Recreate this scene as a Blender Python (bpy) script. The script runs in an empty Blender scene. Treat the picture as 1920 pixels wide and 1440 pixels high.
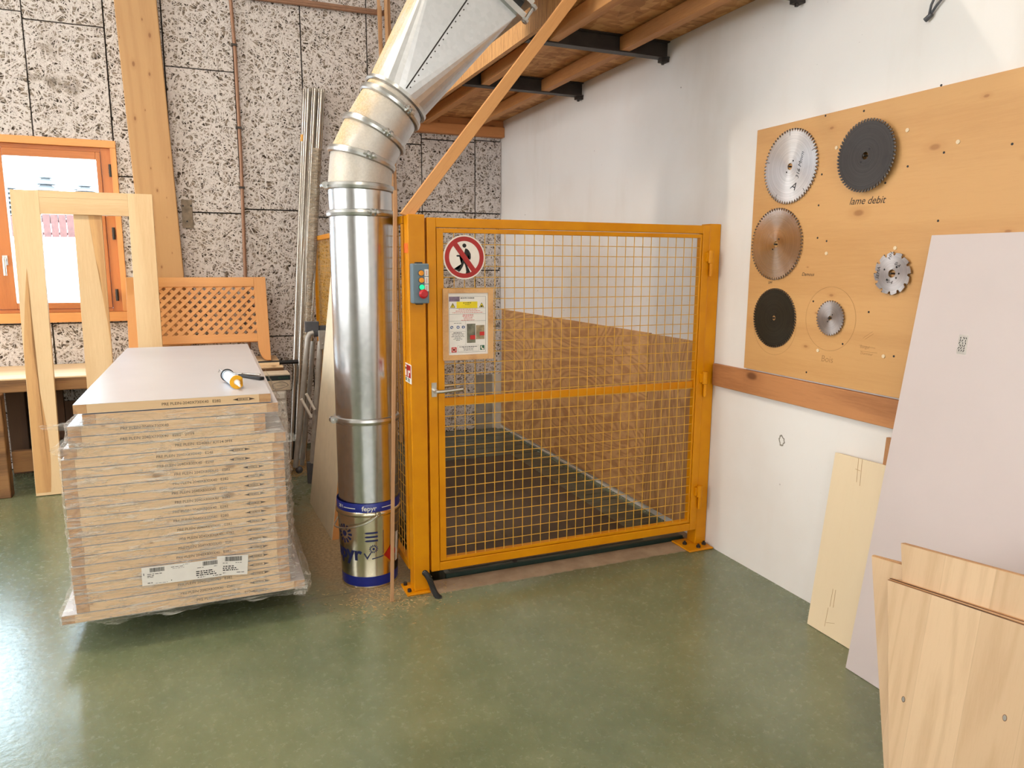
import bpy, bmesh, math, random
from mathutils import Vector, Matrix, noise as mnoise
random.seed(7)
PI = math.pi
S = bpy.context.scene
COL = S.collection
# ------------------------------------------------------------------ camera (solved from the room's straight lines)
FPX = 1360.425
YAW, PITCH, ROLL = 0.39093, 0.16487, 0.004926
CAM = Vector((-2.51121, -6.38044, 1.56547))
_f = Vector((math.sin(YAW)*math.cos(PITCH), math.cos(YAW)*math.cos(PITCH), -math.sin(PITCH)))
_r0 = Vector((math.cos(YAW), -math.sin(YAW), 0))
_u0 = _r0.cross(_f)
_r = _r0*math.cos(ROLL) + _u0*math.sin(ROLL)
_u = _u0*math.cos(ROLL) - _r0*math.sin(ROLL)
def ray(x, y): return _f + _r*((x-960)/FPX) - _u*((y-720)/FPX)
def PX(x, y, X=0.0):
    d = ray(x, y); return CAM + d*((X-CAM.x)/d.x)
def PY(x, y, Y=0.0):
    d = ray(x, y); return CAM + d*((Y-CAM.y)/d.y)
def PZ(x, y, Z=0.0):
    d = ray(x, y); return CAM + d*((Z-CAM.z)/d.z)
def PP(x, y, n, pt):
    d = ray(x, y); return CAM + d*((pt-CAM).dot(n)/d.dot(n))
cam = bpy.data.cameras.new('camera'); cam.sensor_width = 36; cam.lens = FPX/1920*36; cam.clip_end = 300; cam.clip_start = 0.05
co = bpy.data.objects.new('camera', cam); COL.objects.link(co)
co.matrix_world = Matrix(((_r.x,_u.x,-_f.x,CAM.x),(_r.y,_u.y,-_f.y,CAM.y),(_r.z,_u.z,-_f.z,CAM.z),(0,0,0,1)))
S.camera = co
S.view_settings.view_transform = 'Standard'; S.view_settings.look = 'None'; S.view_settings.gamma = 1.0
S.view_settings.use_curve_mapping = False
S.view_settings.exposure = 0.12

# ------------------------------------------------------------------ materials
def srgb(r, g, b):
    def c(v):
        v /= 255.0
        return v/12.92 if v <= .04045 else ((v+.055)/1.055)**2.4
    return (c(r), c(g), c(b), 1)
class NT:
    def __init__(s, name):
        s.m = bpy.data.materials.new(name); s.m.use_nodes = True
        s.t = s.m.node_tree; s.n = s.t.nodes; s.l = s.t.links
        s.b = s.n['Principled BSDF']; s.out = s.n['Material Output']
    def new(s, typ, **kw):
        nd = s.n.new(typ)
        for k, v in kw.items(): setattr(nd, k, v)
        return nd
    def link(s, a, b): s.l.new(a, b)
    def val(s, sock, v):
        if hasattr(v, 'is_output'): s.l.new(v, sock)
        else: sock.default_value = v
    def coord(s, scale=(1,1,1), rot=(0,0,0), rand=False, kind='Object'):
        tc = s.new('ShaderNodeTexCoord'); v = tc.outputs[kind]
        if rand:
            oi = s.new('ShaderNodeObjectInfo'); mu = s.new('ShaderNodeVectorMath', operation='MULTIPLY_ADD')
            cb = s.new('ShaderNodeCombineXYZ')
            for i in range(3): s.link(oi.outputs['Random'], cb.inputs[i])
            s.link(cb.outputs[0], mu.inputs[0]); mu.inputs[1].default_value = (37.0, 19.0, 53.0); s.link(v, mu.inputs[2]); v = mu.outputs[0]
        mp = s.new('ShaderNodeMapping'); mp.inputs['Scale'].default_value = scale; mp.inputs['Rotation'].default_value = rot
        s.link(v, mp.inputs['Vector']); return mp.outputs[0]
    def noise(s, vec, scale, detail=4, rough=.55, dist=0, out='Fac'):
        nd = s.new('ShaderNodeTexNoise'); s.link(vec, nd.inputs['Vector'])
        nd.inputs['Scale'].default_value = scale; nd.inputs['Detail'].default_value = detail
        nd.inputs['Roughness'].default_value = rough; nd.inputs['Distortion'].default_value = dist
        return nd.outputs[out]
    def vor(s, vec, scale, feature='F1', out='Distance', rnd=1):
        nd = s.new('ShaderNodeTexVoronoi', feature=feature); s.link(vec, nd.inputs['Vector'])
        nd.inputs['Scale'].default_value = scale; nd.inputs['Randomness'].default_value = rnd
        return nd.outputs[out]
    def math(s, op, a, b=0.0, c=0.0, clamp=False):
        nd = s.new('ShaderNodeMath', operation=op, use_clamp=clamp)
        s.val(nd.inputs[0], a); s.val(nd.inputs[1], b); s.val(nd.inputs[2], c); return nd.outputs[0]
    def step(s, v, a, b, lo=0.0, hi=1.0):
        nd = s.new('ShaderNodeMapRange', interpolation_type='SMOOTHSTEP')
        s.val(nd.inputs['Value'], v); s.val(nd.inputs['From Min'], a); s.val(nd.inputs['From Max'], b)
        nd.inputs['To Min'].default_value = lo; nd.inputs['To Max'].default_value = hi; return nd.outputs[0]
    def ramp(s, v, stops):
        nd = s.new('ShaderNodeValToRGB'); s.link(v, nd.inputs[0]); e = nd.color_ramp.elements
        while len(e) < len(stops): e.new(.5)
        for el, (p, c) in zip(e, stops): el.position = p; el.color = c
        return nd.outputs[0]
    def mix(s, f, a, b, mode='MIX'):
        nd = s.new('ShaderNodeMix', data_type='RGBA', blend_type=mode)
        s.val(nd.inputs[0], f); s.val(nd.inputs[6], a); s.val(nd.inputs[7], b); return nd.outputs[2]
    def bump(s, h, strength=.3, dist=.01):
        nd = s.new('ShaderNodeBump'); s.link(h, nd.inputs['Height'])
        nd.inputs['Strength'].default_value = strength; nd.inputs['Distance'].default_value = dist
        s.link(nd.outputs[0], s.b.inputs['Normal']); return nd.outputs[0]
    def base(s, v): s.val(s.b.inputs['Base Color'], v)
    def set(s, rough=None, metal=None, spec=None, coat=None):
        if rough is not None: s.val(s.b.inputs['Roughness'], rough)
        if metal is not None: s.b.inputs['Metallic'].default_value = metal
        if spec is not None: s.b.inputs['Specular IOR Level'].default_value = spec
        if coat is not None: s.b.inputs['Coat Weight'].default_value = coat
    def xyz(s, vec):
        nd = s.new('ShaderNodeSeparateXYZ'); s.link(vec, nd.inputs[0]); return nd.outputs

def plain(name, col, rough=.5, metal=0, var=.12, scale=25, bump=0, spec=.5):
    t = NT(name); v = t.coord(rand=True)
    n = t.noise(v, scale, 4)
    d = tuple(c*(1-var) for c in col[:3])+(1,); h = tuple(min(1, c*(1+var)) for c in col[:3])+(1,)
    t.base(t.ramp(n, [(.3, d), (.7, h)])); t.set(rough, metal, spec)
    if bump: t.bump(n, bump, .005)
    return t.m

def wood(name, light, dark, axis='Z', rings=14, fine=1.0, knots=0, knotcol=None, rough=.55, cath=.5, contrast=1.0, boards=0, knot_scale=1.4, plane=None, fig=2.2):
    """Planed timber: long fibres along `axis`, growth-ring figure, optional knots and glued staves."""
    t = NT(name)
    sc = {'X': (.07, 1, 1), 'Y': (1, .07, 1), 'Z': (1, 1, .07)}[axis]
    v = t.coord(sc, rand=True)
    warp = t.noise(v, 3.0, 3, out='Color')
    add = t.new('ShaderNodeVectorMath', operation='MULTIPLY_ADD'); t.link(warp, add.inputs[0]); add.inputs[1].default_value = (.10*cath,)*3; t.link(v, add.inputs[2])
    big = t.noise(add.outputs[0], fig, 2, .4)
    fr = t.math('FRACT', t.math('MULTIPLY', big, rings))
    ringm = t.step(t.math('ABSOLUTE', t.math('SUBTRACT', fr, .5)), .15, .5)
    fib = t.noise(v, 90*fine, 5, .7); fib2 = t.noise(v, 260*fine, 3, .7)
    f = t.math('ADD', t.math('MULTIPLY', ringm, .55*contrast), t.math('MULTIPLY', t.math('SUBTRACT', fib, .5), 1.1*contrast))
    f = t.math('ADD', f, t.math('MULTIPLY', t.math('SUBTRACT', fib2, .5), .5*contrast), clamp=True)
    col = t.mix(f, light, dark)
    tone = t.noise(t.coord(rand=True), .9, 2)
    col = t.mix(t.step(tone, .35, .7, 0, .25), col, tuple(c*.78 for c in light[:3])+(1,))
    if boards:
        ax = {'X': 1, 'Y': 0, 'Z': 1}[axis]
        p = t.xyz(t.coord(rand=False))[ax]
        cell = t.math('FLOOR', t.math('DIVIDE', p, boards))
        wn = t.new('ShaderNodeTexWhiteNoise', noise_dimensions='1D'); t.link(cell, wn.inputs['W'])
        col = t.mix(t.math('MULTIPLY', wn.outputs['Value'], .35), col, dark)
        edge = t.math('ABSOLUTE', t.math('SUBTRACT', t.math('FRACT', t.math('DIVIDE', p, boards)), .5))
        col = t.mix(t.step(edge, .490, .5, 0, .22), col, tuple(c*.5 for c in dark[:3])+(1,))
    if knots:
        pa, pb_ = plane or {'X': (2, 0), 'Y': (2, 1), 'Z': (0, 2)}[axis]      # (across, along) the grain
        kxyz = t.xyz(t.coord(rand=True)); kv = t.new('ShaderNodeCombineXYZ')
        t.link(kxyz[pa], kv.inputs[0]); t.link(t.math('MULTIPLY', kxyz[pb_], .5), kv.inputs[1])
        vo = t.new('ShaderNodeTexVoronoi', feature='F1', voronoi_dimensions='2D'); t.link(kv.outputs[0], vo.inputs['Vector']); vo.inputs['Scale'].default_value = knot_scale
        siz = t.xyz(vo.outputs['Color'])[0]
        kd = t.math('DIVIDE', vo.outputs['Distance'], t.math('ADD', .25, t.math('MULTIPLY', siz, siz)))
        kc = knotcol or tuple(c*.35 for c in dark[:3])+(1,)
        col = t.mix(t.step(kd, .06*knots, .15*knots, .9, 0), col, kc)
        col = t.mix(t.step(kd, .12*knots, .36*knots, .35, 0), col, dark)
    t.base(col); t.set(rough)
    t.bump(fib, .08, .003)
    return t.m

M = {}
M['spruce'] = wood('spruce_glulam', srgb(192,148,98), srgb(164,116,70), 'Z', 14, cath=.15, contrast=.55, knots=.55, knotcol=srgb(120,72,36), rough=.6, knot_scale=8)
M['joist_wood'] = wood('joist_spruce', srgb(212,152,92), srgb(168,108,58), 'Y', 8, knots=.6, rough=.65, knot_scale=4)
M['ledger_wood'] = wood('ledger_spruce', srgb(205,138,82), srgb(160,98,52), 'X', 8, knots=.6, rough=.65, knot_scale=4)
M['brace_wood'] = wood('brace_lath', srgb(222,160,98), srgb(180,116,62), 'X', 8, rough=.6)
M['pale_z'] = wood('pale_birch_upright', srgb(232,200,154), srgb(204,160,108), 'Z', 5, cath=1.4, rough=.5, contrast=.7)
M['pale_x'] = wood('pale_birch_rail', srgb(230,197,150), srgb(200,154,102), 'X', 5, cath=1.4, rough=.5, contrast=.7)
M['heart'] = wood('brown_heartwood', srgb(214,166,108), srgb(176,124,74), 'Z', 8, cath=1.5, rough=.5)
M['lattice_x'] = wood('orange_larch_rail', srgb(222,158,94), srgb(196,128,70), 'X', 6, rough=.45, contrast=.6)
M['lattice_z'] = wood('orange_larch_stile', srgb(222,158,94), srgb(196,128,70), 'Z', 6, rough=.45, contrast=.6)
M['win_z'] = wood('window_wood_upright', srgb(206,126,66), srgb(160,84,36), 'Z', 7, rough=.35, contrast=.7)
M['win_x'] = wood('window_wood_rail', srgb(206,126,66), srgb(160,84,36), 'X', 7, rough=.35, contrast=.7)
M['case_z'] = wood('casing_wood_upright', srgb(232,160,92), srgb(200,120,60), 'Z', 7, rough=.45, contrast=.7)
M['case_x'] = wood('casing_wood_rail', srgb(232,160,92), srgb(200,120,60), 'X', 7, rough=.45, contrast=.7)
M['bench_top'] = wood('bench_top_wood', srgb(236,206,164), srgb(206,164,116), 'X', 6, rough=.6, knots=.4, contrast=.6, knot_scale=5)
M['bench_edge'] = wood('bench_worn_wood', srgb(150,108,66), srgb(84,54,30), 'X', 9, rough=.75, knots=.5, contrast=1.3)
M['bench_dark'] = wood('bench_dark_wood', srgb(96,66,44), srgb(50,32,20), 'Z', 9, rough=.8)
M['door_edge'] = wood('door_edge_pine', srgb(236,200,156), srgb(206,160,112), 'X', 7, rough=.6, contrast=.7, knots=.5, knot_scale=5)
M['door_end'] = wood('door_stile_endgrain', srgb(208,162,116), srgb(170,120,80), 'Y', 30, rough=.65, cath=.2)
M['pegboard'] = wood('three_ply_spruce', srgb(208,158,100), srgb(184,130,74), 'Y', 5, cath=1.6, knots=.40, knotcol=srgb(150,98,52), rough=.5, contrast=.6, knot_scale=4.2)
M['trim_pine'] = wood('brown_pine_rail', srgb(196,134,84), srgb(140,84,46), 'Y', 9, knots=.8, rough=.55, knot_scale=5)
M['beige_ply'] = wood('pale_poplar_board', srgb(228,206,172), srgb(214,184,144), 'Y', 4, cath=1.2, rough=.55, contrast=.4)
M['oak'] = wood('oak_board_staves', srgb(218,186,150), srgb(180,144,106), 'Y', 9, cath=1.3, rough=.55, boards=.145, knots=.5, knotcol=srgb(96,72,58), knot_scale=3.6, plane=(0, 1), contrast=.62, fig=6.5)
M['oak_edge'] = wood('oak_board_edge', srgb(206,160,112), srgb(150,104,66), 'X', 10, rough=.65)
M['bark'] = wood('oak_sawn_rough_edge', srgb(136,94,62), srgb(60,38,24), 'X', 22, rough=.8, contrast=1.5)
M['batten'] = wood('batten_brown', srgb(184,130,84), srgb(140,92,54), 'Z', 8, rough=.6)
M['lath'] = wood('lath_pine', srgb(206,160,116), srgb(160,112,72), 'Z', 8, rough=.6)
M['notice_wood'] = wood('notice_frame_pine', srgb(222,172,116), srgb(186,132,82), 'Z', 8, rough=.55)
M['pallet'] = wood('pallet_wood', srgb(186,150,108), srgb(130,96,62), 'Y', 9, rough=.8)

# OSB, fascia
t = NT('osb_deck'); v = t.coord()
fl = t.vor(t.coord((1, .35, 1), (0, 0, .6)), 26, out='Color'); fl2 = t.vor(t.coord((.35, 1, 1), (0, 0, .3)), 30, out='Color')
g = t.new('ShaderNodeRGBToBW'); t.link(t.mix(.5, fl, fl2), g.inputs[0])
t.base(t.ramp(g.outputs[0], [(.1, srgb(150,98,52)), (.5, srgb(196,140,84)), (.9, srgb(226,178,118))])); t.set(.7); t.bump(g.outputs[0], .2, .004); M['osb'] = t.m
t = NT('fascia_ply'); v = t.coord((1, 14, 1.2))
n = t.noise(v, 6, 5, .7)
t.base(t.ramp(n, [(.3, srgb(150,100,58)), (.5, srgb(206,152,94)), (.72, srgb(226,176,116))])); t.set(.6); t.bump(n, .1, .003); M['fascia'] = t.m
# fir plywood with wild rotary figure
def fir(name, sc):
    t = NT(name); v = t.coord(sc, rand=True)
    n = t.noise(v, 2.4, 3, .5, 1.0)
    fr = t.math('FRACT', t.math('MULTIPLY', n, 15))
    rg = t.step(t.math('ABSOLUTE', t.math('SUBTRACT', fr, .5)), .1, .5)
    fb = t.noise(v, 60, 4, .7)
    c = t.mix(t.math('MULTIPLY', rg, .6), srgb(210,160,106), srgb(158,106,62))
    c = t.mix(t.step(fb, .45, .75, 0, .35), c, srgb(150,100,58)); t.base(c); t.set(.6); return t.m
M['fir_ply'] = fir('rotary_fir_ply', (1, .35, 1.1)); M['fir_ply_upright'] = fir('rotary_fir_ply_upright', (1, 1.3, .28))
M['lift_mat'] = wood('lift_deck_board', srgb(92,76,62), srgb(58,46,38), 'Y', 10, rough=.6, contrast=.6)
# wood-wool acoustic board: tangle of light painted strands over a dark core
t = NT('wood_wool_board')
tc = t.new('ShaderNodeTexCoord'); geo = t.new('ShaderNodeNewGeometry')
rnd = geo.outputs['Random Per Island']
base = t.new('ShaderNodeVectorMath', operation='MULTIPLY_ADD'); cb = t.new('ShaderNodeCombineXYZ'); t.link(rnd, cb.inputs[0]); t.link(rnd, cb.inputs[2])
t.link(cb.outputs[0], base.inputs[0]); base.inputs[1].default_value = (30, 0, 17); t.link(tc.outputs['Object'], base.inputs[2])
def strand(rot, off, sc, stretch, lines, width):
    mp = t.new('ShaderNodeMapping', vector_type='TEXTURE'); mp.inputs['Rotation'].default_value = (0, rot, 0); mp.inputs['Location'].default_value = (off, 0, off*1.7); mp.inputs['Scale'].default_value = (1, 3, 1/stretch)
    t.link(base.outputs[0], mp.inputs['Vector'])
    n = t.noise(mp.outputs[0], sc, 1.0, .4, .25)
    a = t.math('ABSOLUTE', t.math('SUBTRACT', t.math('FRACT', t.math('MULTIPLY', n, lines)), .5))
    return t.step(a, width, width+.07, 1, 0)
S_ = [strand(r_, o_, c_, st2, ln, wd) for r_, o_, c_, st2, ln, wd in ((.25, 0, 23, .22, 5, .080), (.95, 5, 25, .20, 5, .080), (1.6, 11, 23, .24, 5, .072), (2.1, 23, 26, .22, 5, .080), (2.75, 31, 24, .24, 5, .072))]
s1, s2, s3 = S_[0], S_[2], S_[3]
mx = S_[0]
for q_ in S_[1:]: mx = t.math('MAXIMUM', mx, q_)
bare = t.noise(base.outputs[0], 2.3, 4, .6)
worn = t.step(bare, .56, .78)
fine = t.noise(base.outputs[0], 60, 3, .6)
med = t.noise(base.outputs[0], 24, 3, .6)
strandcol = t.mix(t.step(fine, .3, .75, 0, .5), srgb(220,211,206), srgb(180,169,162))
strandcol = t.mix(t.math('MULTIPLY', worn, .4), strandcol, srgb(160,138,116))
mask = t.math('MULTIPLY', mx, t.step(t.math('ADD', t.math('MULTIPLY', worn, .8), med), .62, 1.2, 1, .2))
gap = t.mix(t.step(med, .36, .58), srgb(58,48,40), srgb(146,132,118))
t.base(t.mix(mask, gap, strandcol)); t.set(.9, spec=.2)
hh = t.math('ADD', t.math('MULTIPLY', s1, 1.0), t.math('ADD', t.math('MULTIPLY', s3, .8), t.math('MULTIPLY', s2, .9)))
t.bump(t.math('ADD', hh, mx), .5, .006)
M['wool'] = t.m
M['wool_back'] = plain('wall_core_dark', srgb(44,38,32), .9)

# white plaster
t = NT('white_plaster'); v = t.coord()
n1 = t.noise(v, 1.1, 4); n2 = t.noise(t.coord((1, 1, .25)), 2.2, 5, .6)
c = t.mix(t.step(n1, .4, .7, 0, .55), srgb(233,228,224), srgb(222,211,202))
c = t.mix(t.step(n2, .5, .75, 0, .4), c, srgb(210,199,187))
spk = t.vor(v, 9); sp2 = t.noise(v, 3, 2)
c = t.mix(t.math('MULTIPLY', t.step(spk, .03, .055, 1, 0), t.step(sp2, .55, .62)), c, srgb(120,106,96))
sv = t.coord((1, 2.4, 16), (.5, 0, 0)); sc_ = t.vor(sv, 4.3)
c = t.mix(t.math('MULTIPLY', t.step(sc_, .02, .05, .7, 0), t.step(t.noise(v, 1.7, 2), .54, .64)), c, srgb(150,138,128))
t.base(c); t.set(.75, spec=.3); t.bump(t.noise(v, 18, 4), .12, .004); M['plaster'] = t.m
M['plaster_plain'] = plain('warm_white_wall', srgb(226,220,212), .8, scale=2)
M['concrete'] = plain('grey_concrete', srgb(150,142,130), .85, var=.2, scale=8, bump=.2)
M['concrete_pale'] = plain('pale_render', srgb(206,196,182), .85, var=.12, scale=8, bump=.2)

# green floor paint, worn to concrete at the lift sill, sawdust by the bucket
t = NT('green_floor_paint'); v = t.coord(); x, y, z = t.xyz(v)
n1 = t.noise(v, 1.3, 5, .6); n2 = t.noise(v, 9, 5, .65); n3 = t.noise(t.coord((1, .35, 1), (0, 0, .5)), 34, 4, .65, .8)
c = t.mix(t.step(n1, .3, .7), srgb(94,104,76), srgb(116,122,90))
c = t.mix(t.step(n2, .40, .85, 0, .22), c, srgb(142,146,116))
c = t.mix(t.step(n3, .50, .78, 0, .26), c, srgb(146,148,122))
# fine pale scuffs
lv = t.noise(v, 6, 3, .5, 1.5); ll = t.math('ABSOLUTE', t.math('SUBTRACT', t.math('FRACT', t.math('MULTIPLY', lv, 9)), .5))
c = t.mix(t.math('MULTIPLY', t.step(ll, .0, .03, .45, 0), t.step(n2, .50, .62)), c, srgb(176,176,150))
# bare concrete strip under the gate
wob = t.math('MULTIPLY', t.math('SUBTRACT', n2, .5), .05)
yy = t.math('ADD', y, wob); xx = t.math('ADD', x, wob)
strip = t.math('MULTIPLY', t.step(yy, -3.232, -3.216), t.math('MULTIPLY', t.step(xx, -1.66, -1.60), t.step(yy, -2.9, -2.88, 1, 0)))
conc = t.mix(t.step(n2, .3, .7), srgb(150,126,100), srgb(178,154,126))
c = t.mix(strip, c, conc)
# sawdust spread around the bucket, the fence foot and under the bench
def blob(cx, cy, rx, ry, lo, hi):
    a = t.math('POWER', t.math('DIVIDE', t.math('SUBTRACT', x, cx), rx), 2); b = t.math('POWER', t.math('DIVIDE', t.math('SUBTRACT', y, cy), ry), 2)
    d = t.math('ADD', t.math('SQRT', t.math('ADD', a, b)), t.math('MULTIPLY', t.math('SUBTRACT', n2, .5), .9))
    return t.step(d, lo, hi, 1, 0)
dust = t.math('MAXIMUM', blob(-1.85, -2.4, .42, .95, .5, 1.15), blob(-2.4, -.55, 1.0, .45, .7, 1.1))
dcol = t.mix(t.step(t.noise(v, 70, 3), .35, .65), srgb(140,116,84), srgb(176,148,110))
c = t.mix(t.math('MULTIPLY', dust, .85), c, dcol)
c = t.mix(t.math('MULTIPLY', t.step(t.vor(v, 30), .03, .06, 1, 0), t.step(n1, .5, .6)), c, srgb(196,176,142))
# saw-cut joint in the slab
cut = t.step(t.math('ABSOLUTE', t.math('SUBTRACT', y, t.math('ADD', -3.06, t.math('MULTIPLY', t.math('SUBTRACT', n1, .5), .01)))), .0, .006, 1, 0)
c = t.mix(t.math('MULTIPLY', cut, t.math('MULTIPLY', t.step(x, -1.98, -1.94, .7, 0), t.step(x, -2.42, -2.36))), c, srgb(60,54,42))
t.base(c)
rg = t.math('ADD', t.step(t.noise(v, 38, 5, .7), .3, .75, .19, .31), t.math('MULTIPLY', t.math('MAXIMUM', dust, strip), .4), clamp=True)
t.set(rg, spec=.8)
t.bump(t.math('ADD', t.noise(v, 5, 3), t.math('MULTIPLY', t.noise(v, 45, 4, .6), .55)), .16, .006)
M['floor'] = t.m
t = NT('lift_steel_deck'); v = t.coord((1, 6, 1)); n = t.noise(v, 5, 5, .7); n2 = t.noise(t.coord(), 2.5, 4)
c = t.mix(t.step(n, .35, .7), srgb(76,82,74), srgb(112,116,104)); c = t.mix(t.step(n2, .45, .75, 0, .5), c, srgb(104,92,74))
t.base(c); t.set(.34, .2); t.bump(n, .15, .004); M['lift_deck'] = t.m
M['lift_edge'] = plain('lift_edge_green', srgb(34,56,48), .5)

# paints, metals, plastics
t = NT('yellow_gloss_paint'); v = t.coord(rand=True); n = t.noise(v, 6, 4); n2 = t.noise(v, 30, 4, .7)
c = t.mix(t.step(n, .35, .7), srgb(222,146,2), srgb(212,134,0)); c = t.mix(t.step(n2, .68, .76, 0, .5), c, srgb(150,92,20))
t.base(c); t.set(.38, spec=.3); t.bump(t.noise(v, 14, 3), .04, .003); M['yellow'] = t.m
M['wire'] = plain('yellow_wire', srgb(214,162,58), .42, var=.2)
def galv(name, extra, rough):
    t = NT(name); v = t.coord(); sp = t.vor(v, 55, out='Color'); g = t.new('ShaderNodeRGBToBW'); t.link(sp, g.inputs[0])
    geo = t.new('ShaderNodeNewGeometry'); nz = t.xyz(geo.outputs['Normal'])[2]
    dn = t.noise(v, 5, 4, .6); dfine = t.noise(v, 120, 2)
    du = t.math('MULTIPLY', t.step(nz, .05, .42), t.step(dn, .2, .55), clamp=True)
    du = t.math('MAXIMUM', du, t.math('MULTIPLY', t.step(nz, -.5, .1), t.step(dn, .25, .75, extra*.55, extra)))
    zinc = t.mix(g.outputs[0], srgb(192,194,196), srgb(202,203,205))
    t.base(t.mix(du, zinc, t.mix(t.step(dfine, .35, .65), srgb(188,162,122), srgb(206,182,144))))
    t.link(t.math('SUBTRACT', 1.0, du, clamp=True), t.b.inputs['Metallic'])
    t.set(t.math('ADD', t.math('MULTIPLY', g.outputs[0], .03), t.math('MULTIPLY_ADD', du, .6, rough)))
    t.bump(t.noise(t.coord((1, 1, .15)), 9, 3), .05, .01); return t.m
M['galv'] = galv('galvanised_sheet', 0, .22); M['galv_dusty'] = galv('galvanised_sheet_dusty', .55, .28); M['galv_matt'] = galv('galvanised_sheet_matt', .06, .34)
M['galv_plain'] = plain('galvanised_ring', srgb(196,196,194), .3, 1, scale=30)
M['tin'] = plain('tinplate', srgb(214,204,180), .22, 1, var=.05, scale=10)
M['tin_blue'] = plain('blue_lacquer', srgb(24,40,132), .3, var=.15)
M['tin_white'] = plain('tin_white_print', srgb(220,220,214), .4)
M['navy'] = plain('navy_print', srgb(22,30,84), .45)
M['steel'] = plain('bright_steel_tube', srgb(176,170,162), .27, 1, var=.15, scale=4)
M['dark_steel'] = plain('dark_steel_section', srgb(62,56,52), .5, .4, var=.25, scale=12)
M['black_steel'] = plain('black_steel', srgb(38,36,36), .45, .3)
M['chrome'] = plain('satin_chrome', srgb(206,202,196), .28, 1)
M['black'] = plain('black_plastic', srgb(26,26,27), .45)
M['black_rubber'] = plain('black_rubber_hose', srgb(44,43,42), .55)
M['grey_tube'] = plain('grey_enamel_tube', srgb(158,152,144), .4, .2)
M['grey_plastic'] = plain('dark_grey_plastic', srgb(76,76,80), .5)
M['box_blue'] = plain('blue_grey_enclosure', srgb(104,124,136), .4, var=.06)
M['btn_orange'] = plain('amber_button', srgb(240,150,16), .3)
M['btn_red'] = plain('red_button', srgb(186,24,34), .35)
t = NT('lit_green_button'); t.base(srgb(20,220,140)); t.b.inputs['Emission Color'].default_value = srgb(20,232,150); t.b.inputs['Emission Strength'].default_value = .75; n = t.noise(t.coord(), 30); t.set(t.step(n, .3, .7, .28, .34)); M['btn_green'] = t.m
M['white_plastic'] = plain('white_plastic', srgb(222,216,206), .45)
M['paper'] = plain('white_paper', srgb(236,230,224), .6, var=.03)
M['ink'] = plain('black_ink', srgb(30,28,28), .7)
M['ink_brown'] = plain('faded_print_ink', srgb(72,52,40), .7)
M['pencil'] = plain('pencil_line', srgb(168,124,74), .7)
M['red_ink'] = plain('red_print', srgb(196,44,36), .6)
M['sign_red'] = plain('sign_red', srgb(170,26,22), .45)
M['sign_white'] = plain('sign_white', srgb(238,228,218), .45, var=.03)
M['yellow_print'] = plain('yellow_print', srgb(238,214,26), .55)
M['blue_print'] = plain('blue_print', srgb(40,84,140), .55)
M['green_print'] = plain('green_print', srgb(34,92,66), .55)
M['mauve_print'] = plain('mauve_print', srgb(128,108,132), .55, var=.3, scale=60)
M['photo_a'] = plain('photo_print_grey_green', srgb(112,110,92), .5, var=.5, scale=30)
M['photo_b'] = plain('photo_print_brown', srgb(150,132,102), .5, var=.5, scale=34)
M['orange_tape'] = plain('orange_sticker', srgb(236,110,40), .5)
M['tape'] = plain('amber_tape', srgb(214,156,72), .4)
M['door_face'] = plain('primed_grey_face', srgb(196,192,194), .38, var=.03, scale=3)
M['white_door_face'] = plain('cream_panel_face', srgb(226,214,188), .5, var=.05, scale=14)
M['lavender'] = plain('pinkish_grey_laminate', srgb(202,188,185), .4, var=.025, scale=3)
M['carton'] = plain('carton_beige', srgb(206,190,166), .7)
M['carton_band'] = plain('carton_green_black', srgb(34,46,46), .55)
M['snow'] = plain('snow', srgb(250,252,255), .8, var=.03, scale=1)
M['red_fence'] = plain('red_slats', srgb(86,48,40), .8, var=.25, scale=12)
M['far_tree'] = plain('frosted_tree', srgb(88,84,82), .9, var=.15, scale=2)
M['plate_yellow'] = plain('yellow_plate', srgb(242,178,16), .35)
M['mortar'] = plain('grey_mortar', srgb(132,118,102), .9, var=.3, scale=30, bump=.4)
M['sawdust'] = plain('sawdust', srgb(196,164,116), .95, var=.25, scale=60)
t = NT('window_glass'); tr = t.new('ShaderNodeBsdfTransparent'); gl = t.new('ShaderNodeBsdfGlossy'); gl.inputs['Roughness'].default_value = .02
lw = t.new('ShaderNodeLayerWeight'); lw.inputs['Blend'].default_value = .12; mx_ = t.new('ShaderNodeMixShader')
t.link(lw.outputs['Fresnel'], mx_.inputs[0]); t.link(tr.outputs[0], mx_.inputs[1]); t.link(gl.outputs[0], mx_.inputs[2]); t.link(mx_.outputs[0], t.out.inputs['Surface']); M['glass'] = t.m
def film(name, lo, hi, tint):
    t = NT(name); v = t.coord((.7, 1, 3.0), (0, .10, 0)); n = t.noise(v, 9, 4, .6, .8); n2 = t.noise(t.coord((.28, 1, 2.6)), 26, 4, .62, .5)
    rid = t.step(t.math('ABSOLUTE', t.math('SUBTRACT', n, .5)), 0, .035, 1, 0)
    h = t.math('ADD', t.math('MULTIPLY', rid, .35), t.math('ADD', t.math('MULTIPLY', n, 1.4), t.math('MULTIPLY', n2, .6)))
    t.base(tint); t.set(.20, spec=.7); t.bump(h, .8, .014)
    t.link(t.math('ADD', t.step(n2, .46, .74, lo, hi), t.math('MULTIPLY', rid, .10), clamp=True), t.b.inputs['Alpha'])
    return t.m
M['film'] = film('clear_stretch_film', .13, .62, srgb(250,244,236))  # denser white streaks put wrinkle highlights into the film's opacity
M['sleeve'] = film('milky_plastic_sleeve', .5, .8, srgb(176,158,134))
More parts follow.
